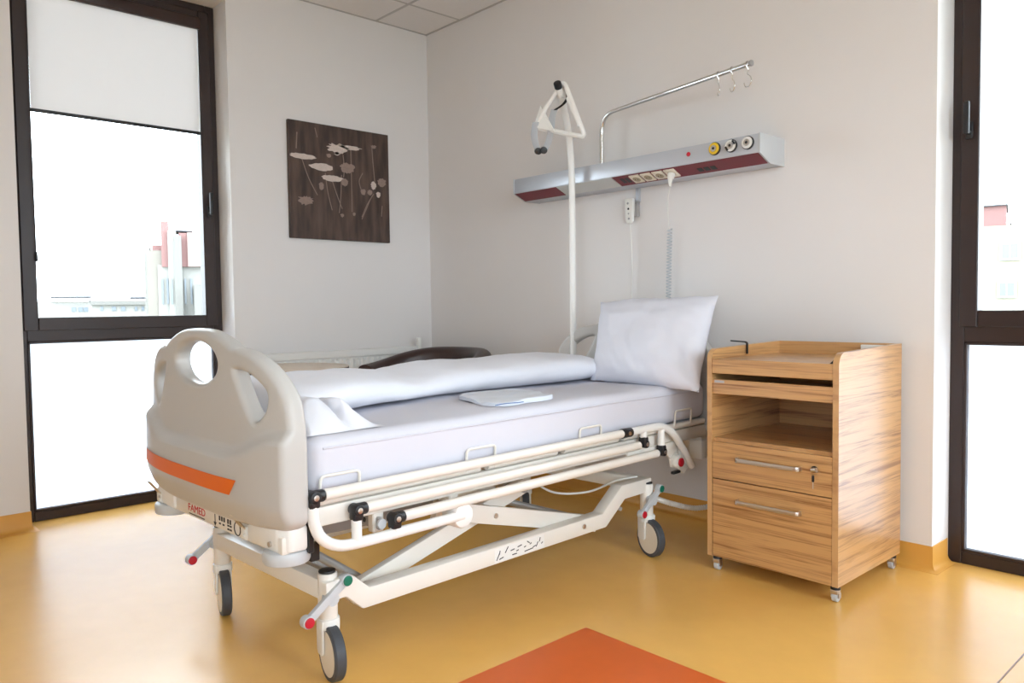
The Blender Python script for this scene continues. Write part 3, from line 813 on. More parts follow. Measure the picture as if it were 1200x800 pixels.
# mattress
mt = tag(empty('mattress', (2.0733, -1.30, 0.576), 0.037), 'long mattress in a white fitted sheet on the hospital bed', 'mattress')
def rbox(hx, y0, y1, z1, r, nu=60, nv=120, wob=0.006):
    b = MB(); t = bmesh.new(); bmesh.ops.create_cube(t, size=1)
    for v in t.verts: v.co = Vector((v.co.x*2*hx, y0+(v.co.y+.5)*(y1-y0), (v.co.z+.5)*z1))
    bmesh.ops.bevel(t, geom=[e for e in t.edges], offset=r, segments=5, profile=0.55, affect='EDGES')
    for k in range(1, 40):
        bmesh.ops.bisect_plane(t, geom=t.verts[:]+t.edges[:]+t.faces[:], plane_co=(0, y0+(y1-y0)*k/40, 0), plane_no=(0, 1, 0))
    for k in range(1, 16):
        bmesh.ops.bisect_plane(t, geom=t.verts[:]+t.edges[:]+t.faces[:], plane_co=(-hx+2*hx*k/16, 0, 0), plane_no=(1, 0, 0))
    bmesh.ops.bisect_plane(t, geom=t.verts[:]+t.edges[:]+t.faces[:], plane_co=(0, 0, z1*0.5), plane_no=(0, 0, 1))
    for v in t.verts:
        k = sm(0.02, z1, v.co.z)
        v.co += Vector((nz(v.co, 3.0), 0, nz(v.co+Vector((5, 1, 2)), 3.5)))*wob*k
    b._merge(t); return b
rbox(0.448, -1.060, 1.020, 0.168, 0.045).build('mattress_body', SHEET, mt, ang=60)
pp = fillet([(0.4465, -1.03, 0.132), (0.4465, 0.995, 0.132)], 0.03)
MB().tube([(0.4495+0.003*nz((y*3, 1, 2)), y, 0.135+0.006*nz((y*2.2, 4, 0))) for y in [-1.02+k*0.05 for k in range(41)]], 0.0035, 6).build('sheet_seam', SHEET, mt)
MZ = 0.576+0.168

# duvet folded into a long roll on the far half
dv = tag(empty('duvet', bedpt(0, 0, MZ), 0.037), 'white duvet folded into a long roll along the far side of mattress', 'duvet')
def duv(i, j):
    y = -1.035 + 1.87*i
    near = 0.045 + 0.135*(1-sm(0.05, 0.30, i)) + 0.035*math.sin(i*9.0) - 0.035*sm(.55, 1, i)
    far = -0.44
    cx, hxw = (near+far)/2, (near-far)/2
    a = -PI + 2*PI*j
    e = min(1, max(0.0, min(i, 1-i))/0.05); e = math.sqrt(max(0, 1-(1-e)**2))
    e = 0.05+0.95*e
    ht = (0.122 + 0.008*math.sin(i*6.5+1.0) + 0.014*sm(0.40, 0.50, i)*(1-sm(0.75, 1.0, i)) - 0.014*sm(0.28, 0.38, i)*(1-sm(.38, .44, i)) - 0.012*sm(0.8, 1, i))*e
    ca, sa = math.cos(a), math.sin(a)
    p = 0.62
    X = cx + hxw*(0.25+0.75*e)*math.copysign(abs(ca)**p, ca)
    Z = ht*0.5 + ht*0.5*math.copysign(abs(sa)**0.8, sa)
    w_ = 0.010*nz((X*5, y*4, Z*5)) + 0.005*nz((X*14, y*9, Z*10+3))
    k = sm(0.0, 0.03, Z)
    return (X + w_*k, y + 0.012*nz((X*4, 7, Z*9))*k, max(0.0, Z + w_*k*1.4) + 0.001)
DVO = MB().grid(duv, 110, 40).build('duvet_roll', LINEN, dv, ang=70)
# loose end of the duvet cover, crumpled over itself at the foot
def crumple(i, j):
    x = 0.02 + 0.39*i; y = -1.045 + 0.27*j
    ex = sm(0.0, 0.12, i)*math.sqrt(max(0, 1-sm(0.74+0.14*nz((j*4, 2, 1)), 1.0, i))); ey = sm(0.0, 0.06, j)*(1-sm(0.72+0.15*nz((i*3, 5, 3)), 1.0, j))
    u = x*1.0 + y*0.55
    r1 = 1-abs(nz((u*11+1.3, (y-x*0.6)*7, 0.7)))*2.6
    r2 = 1-abs(nz((x*16, y*22+3, 4.2)))*2.4
    f1 = math.exp(-((y+0.865-0.10*(x-0.2))/0.040)**2)*(0.45+0.55*sm(0.08, 0.30, x))      # standing curl
    f2 = math.exp(-((y+0.970)/0.060)**2)*sm(0.06, 0.28, x)                              # soft roll in front
    val = math.exp(-((y+0.915-0.18*(x-0.25))/0.014)**2)                                 # deep valley between them
    z = 0.024 + 0.060*f1 + 0.066*f2 - 0.022*val + 0.010*max(0, r1) + 0.004*max(0, r2)
    z *= max(0, ex)*max(0, ey)
    return (x + 0.018*f1*math.sin(x*30), y - 0.030*f1*z/0.09 + 0.008*nz((x*20, y*20, 9)), max(0.0005, z))
MB().grid(crumple, 70, 60).build('crumpled_cover_end', LINEN, dv, ang=80)

# folded gown lying on the mattress, its far edge tucked up on the duvet
gw = tag(empty('folded_gown', (2.2, -1.34, MZ), 0), 'pale blue folded hospital gown lying flat beside the duvet roll', 'gown')
Q = [Vector(p) for p in ((2.075, -1.455, 0), (2.465, -1.570, 0), (2.435, -1.210, 0), (2.095, -1.115, 0))]
def gown(lo, hi):
    def g(i, j):
        a = 2*PI*j
        ca, sa = math.cos(a), math.sin(a); k = 1/((abs(ca)**5+abs(sa)**5)**0.2)
        u, v = ca*k, sa*k
        rr = min(1, 1.0 - max(0, i-0.25)/0.75)
        u, v = u*rr*0.5+0.5, v*rr*0.5+0.5
        p = Q[0]*(1-u)*(1-v) + Q[1]*u*(1-v) + Q[2]*u*v + Q[3]*(1-u)*v
        p = p + Vector((nz((p.x*7, p.y*7, 3)), nz((p.x*7, p.y*7, 8)), 0))*0.022
        z = lo + (hi-lo)*(min(1, i/0.25)**0.6)
        z += (0.009*nz((p.x*8, p.y*8, 1)) + 0.006*nz((p.x*22, p.y*8, 4)))*min(1, i/0.25)
        return (p.x-2.2, p.y+1.34, max(0.001, z))
    return g
MB().grid(gown(0.002, 0.015), 30, 96).build('folded_cloth', GOWN, gw, ang=70)
pip = [Q[1].lerp(Q[2], k/12) - Vector((2.2, -1.34, 0)) + Vector((0.004, 0, 0.012+0.002*math.sin(k))) for k in range(0, 6)]
MB().tube(pip, 0.0016, 6).build('blue_piping', BLUE, gw)

# pillow propped against the head board
plw = tag(empty('pillow', bedpt(0.26, 0.80, MZ), 0.037), 'plump white pillow propped upright against the headboard', 'pillow')
BLc, BRc = at(692, 449, y=-0.60), at(819, 466, y=-0.575)
TLc, TRc = at(704, 354, y=-0.275), at(842, 346, y=-0.255)
BLc.z = max(BLc.z, MZ+0.006); BRc.z = MZ-0.012
def pill(sgn):
    def g(i, j):
        u, v = i, j
        p = BLc*(1-u)*(1-v) + BRc*u*(1-v) + TRc*u*v + TLc*(1-u)*v
        U, V = 2*u-1, 2*v-1
        cen = (BLc+BRc+TLc+TRc)/4
        # pull the middles of the edges inwards
        p = p + (cen-p)*(0.055*(1-U*U)*abs(V)**4 + 0.050*(1-V*V)*abs(U)**4)
        n = ((BRc-BLc).cross(TLc-BLc)).normalized()
        th_ = 0.105*((1-abs(U)**2.4)*(1-abs(V)**2.4))**0.55
        wr = 0.014*nz((U*2.2+3, V*1.6, 2)) + 0.009*nz((U*4, V*5, 8)) + 0.005*nz((U*9+V*4, V*3-U*2, 5)) + 0.012*max(0, 1-abs(V-0.55*U+0.9)*2.5)*max(0, U)*math.sin(U*14+V*9)
        k = min(1, th_/0.05)
        pad = 0.0
        return p + n*(sgn*th_ + wr*k + pad) - bedpt(0.26, 0.80, MZ)
    return g
b = MB(); b.grid(pill(1), 44, 36); b.grid(pill(-1), 44, 36)
bmesh.ops.remove_doubles(b.bm, verts=b.bm.verts, dist=1e-4); bmesh.ops.recalc_face_normals(b.bm, faces=b.bm.faces)
po = b.build('pillow_body', PILLOWM, plw, ang=75)
po.rotation_euler = (0, 0, -0.037)

# ================================================================== BEDSIDE CABINET
CX0, CX1, CY0, CY1, CB, CT = 2.722, 3.274, -0.620, -0.045, 0.060, 0.934
cab = tag(empty('bedside_cabinet', ((CX0+CX1)/2, (CY0+CY1)/2, 0)), 'light zebra-grain wooden bedside cabinet with two drawers on small casters', 'cabinet')
W2, D2 = (CX1-CX0)/2, (CY1-CY0)/2
TH = 0.022
def sidep(x0, x1, name):
    r = 0.045; prof = [(-D2, CB), (-D2, CT-0.012-r)]
    for k in range(9):
        a = PI - (PI/2)*k/8; prof.append((-D2+r+r*math.cos(a), CT-0.012-r+r*math.sin(a)))
    prof += [(D2, CT), (D2, CB)]
    o = MB().prism(prof, 'x', x0, x1).build(name, WOOD, cab)
    e = MB(); pf = [p for p in prof[:11]]
    e.tube([(0.5*(x0+x1), p[0], p[1]) for p in pf], 0.001, 4); 
    eb = MB(); t = bmesh.new()
    R = []
    for p in pf:
        R.append([t.verts.new((x0-0.0004, p[0]-0.0008, p[1]+0.0006)), t.verts.new((x1+0.0004, p[0]-0.0008, p[1]+0.0006))])
    for A, B in zip(R, R[1:]): t.faces.new((A[0], A[1], B[1], B[0]))
    e.bm.free(); eb._merge(t); eb.build('edge_band', EDGE, o)
    return o
sidep(-W2, -W2+TH, 'side_panel'); sidep(W2-TH, W2, 'side_panel')
IX = W2-TH
MB().box((-IX, D2-0.018, CB), (IX, D2, CT), 0.001, 1).build('back_panel', WOOD, cab)
MB().box((-IX, -D2+0.02, CB), (IX, D2-0.018, CB+0.018), 0.001, 1).build('bottom_panel', WOODH, cab)
MB().box((-IX, -D2+0.016, 0.862), (IX, D2-0.018, 0.880), 0.001, 1).build('top_panel', WOODH, cab)
MB().box((-IX, -D2+0.001, 0.822), (IX, -D2+0.018, 0.882), 0.002, 1).build('tray_front', WOOD, cab)
MB().box((-IX, -D2+0.004, 0.738), (IX, -D2+0.022, 0.797), 0.002, 1).build('pull_out_front', WOOD, cab)
MB().box((-IX+0.006, -D2+0.022, 0.738), (IX-0.006, D2-0.03, 0.752), 0.001, 1).build('pull_out_board', WOODH, cab)
MB().box((-IX, -D2+0.012, 0.540), (IX, D2-0.018, 0.556), 0.001, 1).build('shelf', WOODH, cab)
MB().box((-IX+0.010, -D2+0.0035, 0.784), (-IX+0.055, -D2+0.0045, 0.794), 0).build('maker_plate', STEEL, cab, smooth=False)
def handle(par, z):
    b = MB(); y = -D2
    b.sweep(fillet([(-0.132, y+0.002, z), (-0.132, y-0.026, z), (0.132, y-0.026, z), (0.132, y+0.002, z)], 0.014, 5), (0, 0, 1), 0.017, 0.008)
    return b.build('handle', STEEL, par)
d1 = MB().box((-IX+0.002, -D2, 0.389), (IX-0.002, -D2+0.018, 0.540), 0.0015, 1).build('drawer_front', WOOD, cab)
handle(d1, 0.480)
d2 = MB().box((-IX+0.002, -D2, CB+0.001), (IX-0.002, -D2+0.018, 0.385), 0.0015, 1).build('drawer_front', WOOD, cab)
handle(d2, 0.310)
b = MB(); b.cyl((0.186, -D2+0.002, 0.487), (0.186, -D2-0.008, 0.487), 0.012, n=18, bev=0.002); b.build('lock', BLACK, d1)
b = MB(); b.box((0.184, -D2-0.026, 0.480), (0.188, -D2-0.006, 0.494), 0.001, 1); b.cyl((0.186, -D2-0.022, 0.487), (0.206, -D2-0.026, 0.490), 0.009, n=14); b.build('key', STEEL, d1)
b = MB(); b.box((0.181, -D2-0.016, 0.440), (0.191, -D2-0.010, 0.466), 0.003, 2); b.build('key_fob', BLACK, d1)
MB().box((0.184, -D2-0.014, 0.415), (0.188, -D2-0.012, 0.442), 0.0006, 1).build('spare_key', STEEL, d1)
for dx in (-1, 1):
    for dy in (-1, 1):
        c = empty('caster', (dx*(W2-0.035 if dx < 0 else W2-0.018), dy*(D2-0.040 if dy > 0 else D2-0.020), 0), 0, cab)
        MB().cyl((0, 0, 0.048), (0, 0, CB), 0.018, n=14).build('caster_mount', BLACK, c)
        b = MB(); b.box((-0.015, -0.015, 0.030), (0.015, 0.015, 0.050), 0.005); b.box((-0.016, -0.006, 0.016), (-0.013, 0.012, 0.035)); b.box((0.013, -0.006, 0.016), (0.016, 0.012, 0.035)); b.build('caster_fork', STEEL, c)
        MB().lathe([(0.012, -0.010), (0.019, -0.009), (0.0195, 0.0), (0.019, 0.009), (0.012, 0.010)], (0, 0.004, 0.0195), 18, axis='x').build('wheel', PLASTG, c)
# small black hook over the left rim and a black clip at the tray front, paper slip at the back
ck = tag(empty('tray_hook', ((CX0+0.011), -0.36, CT)), 'small black metal hook clipped over the left rim of cabinet', 'hook')
MB().sweep(fillet([(-0.060, 0, 0.010), (0.020, 0, 0.006), (0.020, 0, -0.045)], 0.012, 4), (0, 1, 0), 0.010, 0.006).build('hook_bar', BLACK, ck)
kn = MB().prism([(IX-0.018, CT-0.052), (IX-0.001, CT-0.035), (IX-0.001, CT-0.052)], 'y', -D2+0.010, -D2+0.024).build('tray_catch', BLACK, cab)
pc = tag(MB().box((-0.05, -0.006, 0), (0.05, 0.006, 0.046), 0.002, 1).build('paper_slip', WHITEM, None, (3.170, CY1-0.028, 0.8805)), 'small white paper slip standing at the back of cabinet tray', 'paper')

# ================================================================== HEAD WALL EQUIPMENT
TX0, TX1, TF, TT, TB = 1.1256, 2.7304, -0.2162, 1.8608, 1.7775
hu = tag(empty('bed_head_unit', (0, 0, 0)), 'silver wall-mounted bed head unit with maroon underside and gas outlets', 'wall unit')
prof = [(0.0, TT), (TF, TT), (TF, TB), (-0.126, 1.739), (0.0, 1.739)]
MB().prism(prof, 'x', TX0+0.004, TX1-0.004, bev=0.002).build('housing', ALU, hu)
for x0, x1 in ((TX0-0.002, TX0+0.006), (TX1-0.006, TX1+0.002)):
    MB().prism([(0.0, TT+0.002), (TF-0.002, TT+0.002), (TF-0.002, TB-0.002), (-0.126, 1.736), (0.0, 1.736)], 'x', x0, x1, bev=0.001).build('end_cap', PLASTG, hu)
# slanted underside panels: local frame of the slope
P0, P1 = Vector((0, TF, TB)), Vector((0, -0.126, 1.739))
sd = (P1-P0); SL = sd.length; sd.normalize(); sn = Vector((1, 0, 0)).cross(sd); sn = sn if sn.z < 0 else -sn
def slope_box(x0, x1, t0, t1, h0, h1, name, m, par, bev=0.0):
    b = MB(); t = bmesh.new(); V = []
    for x in (x0, x1):
        for tt, hh in ((t0, h0), (t1, h0), (t1, h1), (t0, h1)):
            p = P0 + sd*(SL*tt) + sn*hh; V.append(t.verts.new((x, p.y, p.z)))
    for f_ in ((0, 1, 2, 3), (7, 6, 5, 4), (0, 4, 5, 1), (1, 5, 6, 2), (2, 6, 7, 3), (3, 7, 4, 0)): t.faces.new([V[k] for k in f_])
    bmesh.ops.recalc_face_normals(t, faces=t.faces)
    if bev: bmesh.ops.bevel(t, geom=list(t.edges), offset=bev, segments=2, profile=0.5, affect='EDGES')
    b._merge(t); return b.build(name, m, par)
slope_box(TX0+0.010, 1.47, 0.04, 0.96, 0.0, 0.0025, 'maroon_strip', MAROON, hu)
slope_box(1.475, 1.875, 0.04, 0.96, 0.0, 0.0035, 'lamp_diffuser', ALUD, hu)
ms = slope_box(1.88, TX1-0.010, 0.04, 0.96, 0.0, 0.0025, 'maroon_strip', MAROON, hu)
for k in range(4):
    x = 1.985 + k*0.072
    so_ = slope_box(x, x+0.062, 0.10, 0.80, 0.002, 0.009, 'power_socket', IVORY, hu, 0.002)
    pc_ = P0 + sd*(SL*0.45) + sn*0.0085
    b = MB(); b.cyl(Vector((x+0.031, pc_.y, pc_.z)), Vector((x+0.031, pc_.y, pc_.z))+sn*0.0015, 0.0215, n=20); b.build('socket_recess', mat('socket_shade', srgb(176, 160, 132), 0.5), so_)
    for dx in (-0.008, 0.008):
        p = Vector((x+0.031+dx, pc_.y, pc_.z))+sn*0.001
        b = MB(); b.cyl(p, p+sn*0.0015, 0.003, n=8); b.build('pin_hole', BLACK, so_)
for k in range(2): slope_box(1.915+k*0.030, 1.937+k*0.030, 0.25, 0.70, 0.002, 0.004, 'data_port', BLACK, hu)
for k in range(3): slope_box(2.375+k*0.036, 2.402+k*0.036, 0.45, 0.75, 0.002, 0.004, 'data_port', BLACK, hu)
b = MB(); b.cyl((2.357, TF-0.004, 1.8235), (2.357, TF+0.001, 1.8235), 0.011, n=16, bev=0.002); b.build('red_indicator', RED, hu)
for x, m in ((2.504, YELLOW), (2.590, WHITEM), (2.674, WHITEM)):
    g = MB().cyl((x, TF-0.012, 1.826), (x, TF+0.001, 1.826), 0.030, n=28, bev=0.003).build('gas_outlet', BLACK, hu)
    b = MB(); b.lathe([(0.017, 0.0), (0.0265, 0.0), (0.0265, 0.003), (0.017, 0.003)], (x, TF-0.0118, 1.826), 26, axis='y'); b.build('outlet_ring', m, g)
    b = MB(); b.lathe([(0.006, 0.0), (0.0165, 0.0), (0.015, 0.008), (0.008, 0.008)], (x, TF-0.0118, 1.826), 22, axis='y'); b.build('outlet_collar', CHROME, g)
    b = MB(); b.cyl((x, TF-0.0205, 1.826), (x, TF-0.014, 1.826), 0.0065, n=14); b.build('outlet_valve', BLACK, g)
    if abs(x-2.59) < 0.01:
        for a in (0.6, 0.6+PI):
            b = MB(); b.box((-0.011, -0.0035, -0.0045), (0.011, 0.0, 0.0045), 0, M=Matrix.Translation((x+0.0215*math.cos(a), TF-0.0135, 1.826+0.0215*math.sin(a))) @ Matrix.Rotation(-a+PI/2, 4, 'Y'))
            b.build('outlet_mark', BLACK, g)
# chrome rail standing on the unit
E0 = Vector((1.705, -0.090, TT)); E1 = at(880, 74, z=2.150)
K = Vector((1.705, -0.090, 2.150))
MB().tube(fillet([E0, K, E1], 0.11, 12), 0.0115, 16).build('chrome_rail', CHROME, hu)
b = MB(); b.cyl(E1-(E1-K).normalized()*0.004, E1+(E1-K).normalized()*0.006, 0.0135, n=16, bev=0.002); b.build('rail_end_cap', GREYM, hu)
b = MB(); b.cyl(E0, E0+Vector((0, 0, 0.012)), 0.022, n=20, bev=0.003); b.build('rail_foot', CHROME, hu)
dr = (E1-K).normalized()
for k, (u, lab) in enumerate(((842, 'innermost thin chrome hook on the chrome rail'), (858, 'middle thin chrome hook on the chrome rail'), (876, 'outermost thin chrome hook near the chrome rail tip'))):
    q = ray(u, 90); n_ = Vector((q.y, -q.x))
    # place where the rail crosses this photo column
    tt = (CAM.xy - K.xy).dot(n_)/dr.xy.dot(n_)
    p = K + dr*tt
    hk = tag(empty('rail_hook', p), lab, 'hook')
    pts = [(0.0, 0.012, 0.004), (0.0, 0.004, 0.0135), (0, -0.009, 0.010), (0, -0.013, -0.004), (0, -0.004, -0.022), (0, 0.0, -0.040), (0, -0.018, -0.056), (0, -0.024, -0.078), (0, -0.008, -0.096), (0, 0.014, -0.092), (0, 0.022, -0.074)]
    ca, sa = math.cos(0.75+0.25*k), math.sin(0.75+0.25*k)
    pts = [(-y*sa if abs(z) > 0.02 else -y*dr.y*1.0, y*ca if abs(z) > 0.02 else y*dr.x, z) for _, y, z in pts]
    MB().tube(bez(pts, 5), 0.0022, 8).build('hook_wire', CHROME, hk)

# plug with coiled cord
cc = tag(empty('coiled_cord', (2.215, -0.165, 1.75)), 'white plug with coiled cord hanging from the fourth wall unit socket', 'cord')
pl0 = P0 + sd*(SL*0.45) + sn*0.008; pl0 = Vector((2.232, pl0.y, pl0.z)); off = Vector((2.215, -0.165, 1.75))
b = MB(); b.cyl(pl0-off, pl0+sn*0.030-off, 0.020, 0.016, n=18, bev=0.004); b.cyl(pl0+sn*0.026-off, pl0+sn*0.05+Vector((0, 0.004, -0.02))-off, 0.013, 0.006, n=14); b.build('plug', OFFW, cc)
s0 = pl0+sn*0.045+Vector((0, 0.004, -0.02))
cpts = bez([s0-off, Vector((2.150, -0.10, 1.62))-off, Vector((2.112, -0.035, 1.50))-off], 8)
MB().tube(cpts, 0.0030, 8).build('cord_lead', OFFW, cc)
hel = []
for k in range(0, 26*10+1):
    a = 2*PI*k/10; t_ = k/260
    hel.append(Vector((2.112+0.012*math.cos(a)-0.012*t_, -0.030+0.012*math.sin(a), 1.50-0.42*t_))-off)
MB().tube(hel, 0.0030, 6).build('cord_coil', PLASTG, cc)
# call handset on the wall
hs = tag(empty('call_handset', (1.858, -0.002, 1.62)), 'small white call handset hanging on wall below the sockets', 'handset')
MB().box((0.008, -0.022, -0.035), (0.040, 0.0, 0.045), 0.005).build('holder', GREYM, hs)
b = MB(); b.prism([(-0.034, 0.058), (-0.030, 0.064), (0.020, 0.064), (0.024, 0.058), (0.018, -0.055), (0.006, -0.070), (-0.014, -0.070), (-0.026, -0.055)], 'y', -0.044, -0.020, bev=0.005); b.build('handset_body', OFFW, hs)
for x, z, r in ((-0.008, 0.038, 0.0065), (-0.004, 0.008, 0.0060), (-0.003, -0.018, 0.0045), (-0.001, -0.045, 0.0060)):
    MB().cyl((x, -0.0462, z), (x, -0.0435, z), r, n=12).build('handset_button', GREYM if z != 0.008 else BLACK, hs)
MB().tube(bez([(-0.004, -0.032, -0.068), (0.004, -0.030, -0.20), (0.000, -0.02, -0.40), (-0.02, -0.02, -0.62), (-0.02, -0.03, -0.80)], 8), 0.0028, 8).build('handset_cord', OFFW, hs)
MB().box((0.018, -0.012, 0.045), (0.046, 0.0, 0.12), 0.004).build('cord_cover', ALU, hs)

# ================================================================== PICTURE
PYL, PYR, PZB, PZT = -1.098, -0.361, 1.556, 2.289
pw, ph = PYR-PYL, PZT-PZB
pic = tag(empty('canvas_picture', (0, (PYL+PYR)/2, PZB)), 'sepia photo print of wild umbel flowers on the left wall', 'picture')
m = bpy.data.materials.new('sepia_print'); m.use_nodes = True
N = m.node_tree.nodes; L = m.node_tree.links; bs = N['Principled BSDF']; bs.inputs['Roughness'].default_value = 0.55
tc = N.new('ShaderNodeTexCoord'); mp = N.new('ShaderNodeMapping'); mp.inputs['Scale'].default_value = (1, 9, 1.6)
L.new(tc.outputs['Object'], mp.inputs[0])
n1 = N.new('ShaderNodeTexNoise'); n1.inputs['Scale'].default_value = 2.2; n1.inputs['Detail'].default_value = 5; L.new(mp.outputs[0], n1.inputs['Vector'])
rp = N.new('ShaderNodeValToRGB'); e = rp.color_ramp.elements
e[0].position = 0.36; e[0].color = (*srgb(56, 41, 36), 1); e[1].position = 0.74; e[1].color = (*srgb(98, 78, 68), 1)
L.new(n1.outputs['Fac'], rp.inputs[0]); L.new(rp.outputs[0], bs.inputs['Base Color'])
cv = MB().box((0.004, -pw/2, 0), (0.028, pw/2, ph), 0.002, 1).build('canvas', m, pic)
PALE = mat('print_pale_petal', srgb(206, 190, 180), 0.6, var=0.15, vscale=90)
MIDP = mat('print_mid_petal', srgb(146, 124, 114), 0.6, var=0.2, vscale=90)
STEM = mat('print_stem', srgb(138, 116, 104), 0.6, var=0.2, vscale=40)
XF = 0.0282
def pic2(s, t): return (-pw/2 + s*pw, ph*(1-t))
def umbel(s, t, ws, hs_, m, jag=0.25, seed=0):
    rnd = random.Random(seed); y, z = pic2(s, t); tb = bmesh.new(); V = []
    n = 30
    for k in range(n):
        a = 2*PI*k/n; r = 1+rnd.uniform(-jag, jag)*(1 if math.sin(a) > -0.3 else 0.5)
        c_, s_ = math.cos(a), math.sin(a)
        zz = s_*(0.8 if s_ > 0 else 1.3)
        V.append(tb.verts.new((XF+0.0002, y+c_*ws*pw*r/2, z+zz*hs_*ph*r/2)))
    c0 = tb.verts.new((XF+0.0002, y, z))
    for k in range(n): tb.faces.new((c0, V[k], V[(k+1) % n]))
    b = MB(); b._merge(tb); b.build('printed_flower', m, cv, smooth=False)
def stem(pts, wd=0.006, m=STEM):
    P = [Vector((XF, *pic2(s, t))) for s, t in pts]; P = bez(P, 5)
    b = MB(); tb = bmesh.new(); R = []
    for i, p in enumerate(P):
        d_ = (P[min(i+1, len(P)-1)]-P[max(i-1, 0)]).normalized(); sd_ = Vector((0, -d_.z, d_.y))*wd/2
        R.append((tb.verts.new(p+sd_), tb.verts.new(p-sd_)))
    for A, B in zip(R, R[1:]): tb.faces.new((A[0], A[1], B[1], B[0]))
    b._merge(tb); b.build('printed_stem', m, cv, smooth=False)
stem([(.12, .32), (.18, .48), (.26, .62)]); stem([(.34, .42), (.36, .58), (.40, .74)]); stem([(.40, .46), (.45, .60), (.50, .72)])
stem([(.50, .42), (.49, .60), (.47, .76)]); stem([(.60, .18), (.60, .45), (.60, .74)], .006); stem([(.52, .24), (.53, .36), (.52, .44)])
stem([(.72, .38), (.68, .46), (.71, .56)]); stem([(.83, .56), (.76, .66), (.70, .78)]); stem([(.82, .12), (.83, .28), (.85, .50)], .007); stem([(.80, .60), (.74, .72), (.70, .80)])
stem([(.25, .04), (.27, .12)], .006); stem([(.08, .10), (.07, .24)], .008); stem([(.92, .66), (.91, .76)])
umbel(.47, .185, .20, .085, PALE, .35, 1); umbel(.60, .165, .20, .035, PALE, .2, 2); umbel(.13, .295, .24, .045, PALE, .15, 3)
umbel(.31, .365, .23, .060, PALE, .15, 4); umbel(.56, .345, .15, .085, MIDP, .2, 5); umbel(.41, .455, .21, .050, PALE, .15, 6)
umbel(.15, .665, .14, .075, MIDP, .35, 7); umbel(.53, .475, .07, .065, MIDP, .2, 8); umbel(.30, .53, .05, .065, MIDP, .2, 9)
umbel(.72, .545, .055, .05, MIDP, .2, 10); umbel(.79, .545, .05, .05, MIDP, .2, 11); umbel(.83, .475, .055, .07, PALE, .2, 12)
umbel(.88, .555, .045, .05, PALE, .2, 13); umbel(.92, .44, .09, .075, MIDP, .2, 14); umbel(.46, .235, .05, .03, PALE, .3, 15); umbel(.38, .26, .045, .035, MIDP, .3, 16)
umbel(.84, .125, .05, .03, MIDP, .4, 17); umbel(.50, .775, .035, .03, MIDP, .3, 18); umbel(.62, .755, .03, .03, MIDP, .3, 19)

# ================================================================== RADIATOR
rd = tag(empty('radiator', (0, -0.82, 0)), 'white panel radiator under the picture with vertical flutes', 'radiator')
RH0, RH1, RL0, RL1 = 0.16, 0.840, -0.60, 0.600
MB().box((0.035, RL0, RH0), (0.075, RL1, RH1-0.012), 0.004).build('back_plate', RADIM, rd)
b = MB(); n = 30; t = bmesh.new(); R = []
for k in range(n*4+1):
    y = RL0+0.01 + (RL1-RL0-0.02)*k/(n*4); ph_ = k % 4
    x = 0.118 if ph_ in (1, 2) else 0.108
    R.append([t.verts.new((x-0.016 if e_ else x, y, z)) for z, e_ in ((RH0+0.01, 1), (RH0+0.03, 0), (RH1-0.065, 0), (RH1-0.05, 1))])
for A, B in zip(R, R[1:]):
    for k in range(3): t.faces.new((A[k], A[k+1], B[k+1], B[k]))
bmesh.ops.recalc_face_normals(t, faces=t.faces); b._merge(t)
b.box((0.080, RL0, RH0), (0.106, RL1, RH1-0.02), 0.004); b.build('front_panel', RADIM, rd, ang=25)
MB().box((0.030, RL0-0.004, RH1-0.045), (0.124, RL0+0.004, RH1), 0.002, 1).build('end_cover', RADIM, rd)
MB().box((0.030, RL1-0.004, RH1-0.045), (0.124, RL1+0.004, RH1), 0.002, 1).build('end_cover', RADIM, rd)
b = MB(); b.box((0.116, RL0, RH1-0.045), (0.124, RL1, RH1), 0.003, 1); b.box((0.030, RL0, RH1-0.045), (0.036, RL1, RH1), 0.002, 1)
for k in range(60): y = RL0+0.02*k+0.006; b.box((0.036, y, RH1-0.006), (0.116, y+0.007, RH1-0.002))
b.build('top_grille', RADIM, rd)
for y in (-0.4, 0.4): MB().box((0.002, y-0.02, 0.3), (0.036, y+0.02, 0.7)).build('wall_bracket', GREYM, rd, smooth=False)
b = MB(); b.cyl((0.10, RL1+0.004, 0.815), (0.10, RL1+0.045, 0.815), 0.011, n=14); b.cyl((0.10, RL1+0.035, 0.80), (0.10, RL1+0.035, 0.90), 0.020, 0.017, n=18, bev=0.004); b.tube([(0.10, RL1+0.035, 0.80), (0.10, RL1+0.035, 0.0)], 0.008); b.build('radiator_valve', OFFW, rd)

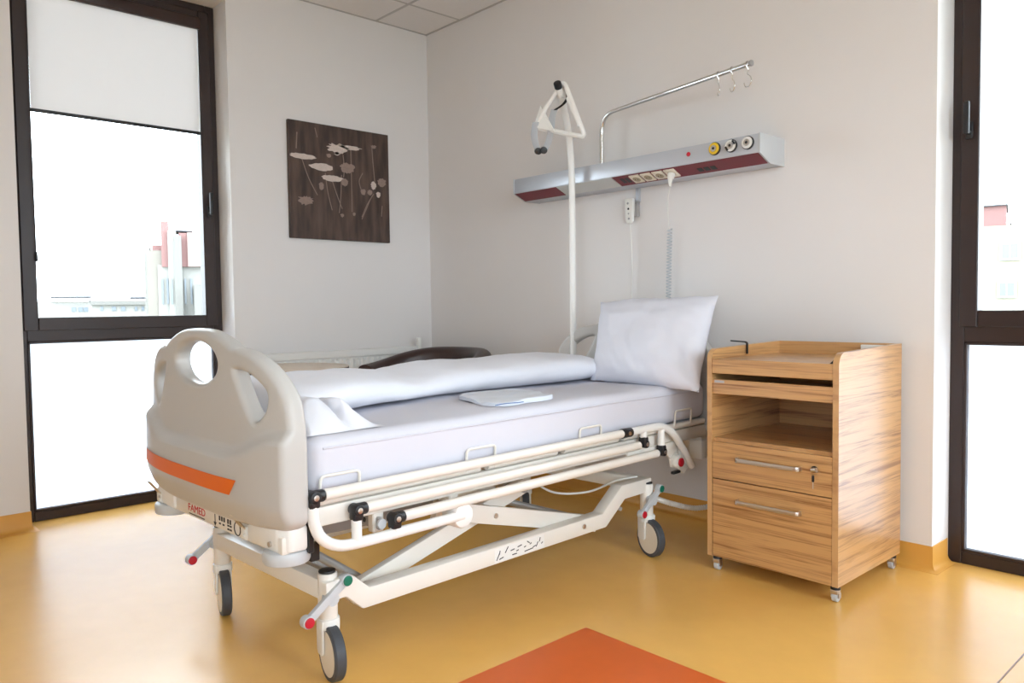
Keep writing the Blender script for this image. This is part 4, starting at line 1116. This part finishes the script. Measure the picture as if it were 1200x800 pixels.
# ================================================================== TABLE AND TUB CHAIR
tb_ = tag(empty('round_table', (0.48, -1.36, 0)), 'small round wooden table with dark edge between bed and radiator', 'table')
MB().lathe([(0.01, 0.762), (0.325, 0.762), (0.332, 0.766), (0.332, 0.781), (0.01, 0.781)], n=56).build('table_edge', mat('dark_table_edge', srgb(70, 52, 42), 0.5), tb_)
MB().lathe([(0.01, 0.781), (0.331, 0.781), (0.332, 0.782), (0.330, 0.785), (0.01, 0.785)], n=56).build('table_top', BEECH, tb_)
MB().cyl((0, 0, 0.03), (0, 0, 0.762), 0.032, n=24).build('pedestal', GREYM, tb_)
MB().lathe([(0.01, 0.0), (0.21, 0.0), (0.21, 0.010), (0.05, 0.030), (0.01, 0.034)], n=40).build('table_foot', GREYM, tb_)

ch = tag(empty('tub_chair', (0.60, -0.535, 0), 0.08), 'dark brown leather tub chair in the room corner behind bed', 'chair')
def tub(i, j):
    # shell: i around the back (front of one arm -> back -> other arm), j around its cross-section
    a = -0.35 + (PI+0.7)*i
    R0 = 0.315
    cx, cy = R0*math.cos(a)*1.05, R0*math.sin(a)*1.08 if a > 0 and a < PI else R0*math.sin(a)*1.35
    up = math.sin(a)
    top = 0.748 + 0.098*sm(-0.45, 0.95, up)
    c = 2*PI*j; th_ = 0.052
    ro = math.cos(c); zo = math.sin(c)
    zc = 0.14 if zo < 0 else top-0.05
    z = zc + 0.05*zo
    lean = 0.05*sm(0.3, 0.85, z)
    k = 1+ (ro*th_ + lean)/R0
    return (cx*k, cy*k, z)
b = MB(); b.grid(tub, 48, 20)
for en in (0, 1):
    t = bmesh.new(); V = [t.verts.new(tub(en, k/20)) for k in range(20)]; t.faces.new(V); b._merge(t)
bmesh.ops.remove_doubles(b.bm, verts=b.bm.verts, dist=1e-4); bmesh.ops.recalc_face_normals(b.bm, faces=b.bm.faces)
b.build('backrest_shell', LEATHER, ch, ang=60)
MB().lathe([(0.01, 0.30), (0.262, 0.30), (0.28, 0.33), (0.28, 0.42), (0.25, 0.452), (0.01, 0.46)], (0, -0.01, 0), 40).build('seat_cushion', LEATHER, ch)
MB().lathe([(0.01, 0.13), (0.285, 0.13), (0.285, 0.30), (0.01, 0.30)], (0, 0, 0), 40).build('seat_base', LEATHER, ch)
for sx in (-1, 1):
    for sy in (-1, 1):
        MB().cyl((sx*0.20, sy*0.20, 0.0), (sx*0.185, sy*0.185, 0.14), 0.014, 0.020, n=14).build('leg', BLACK, ch)
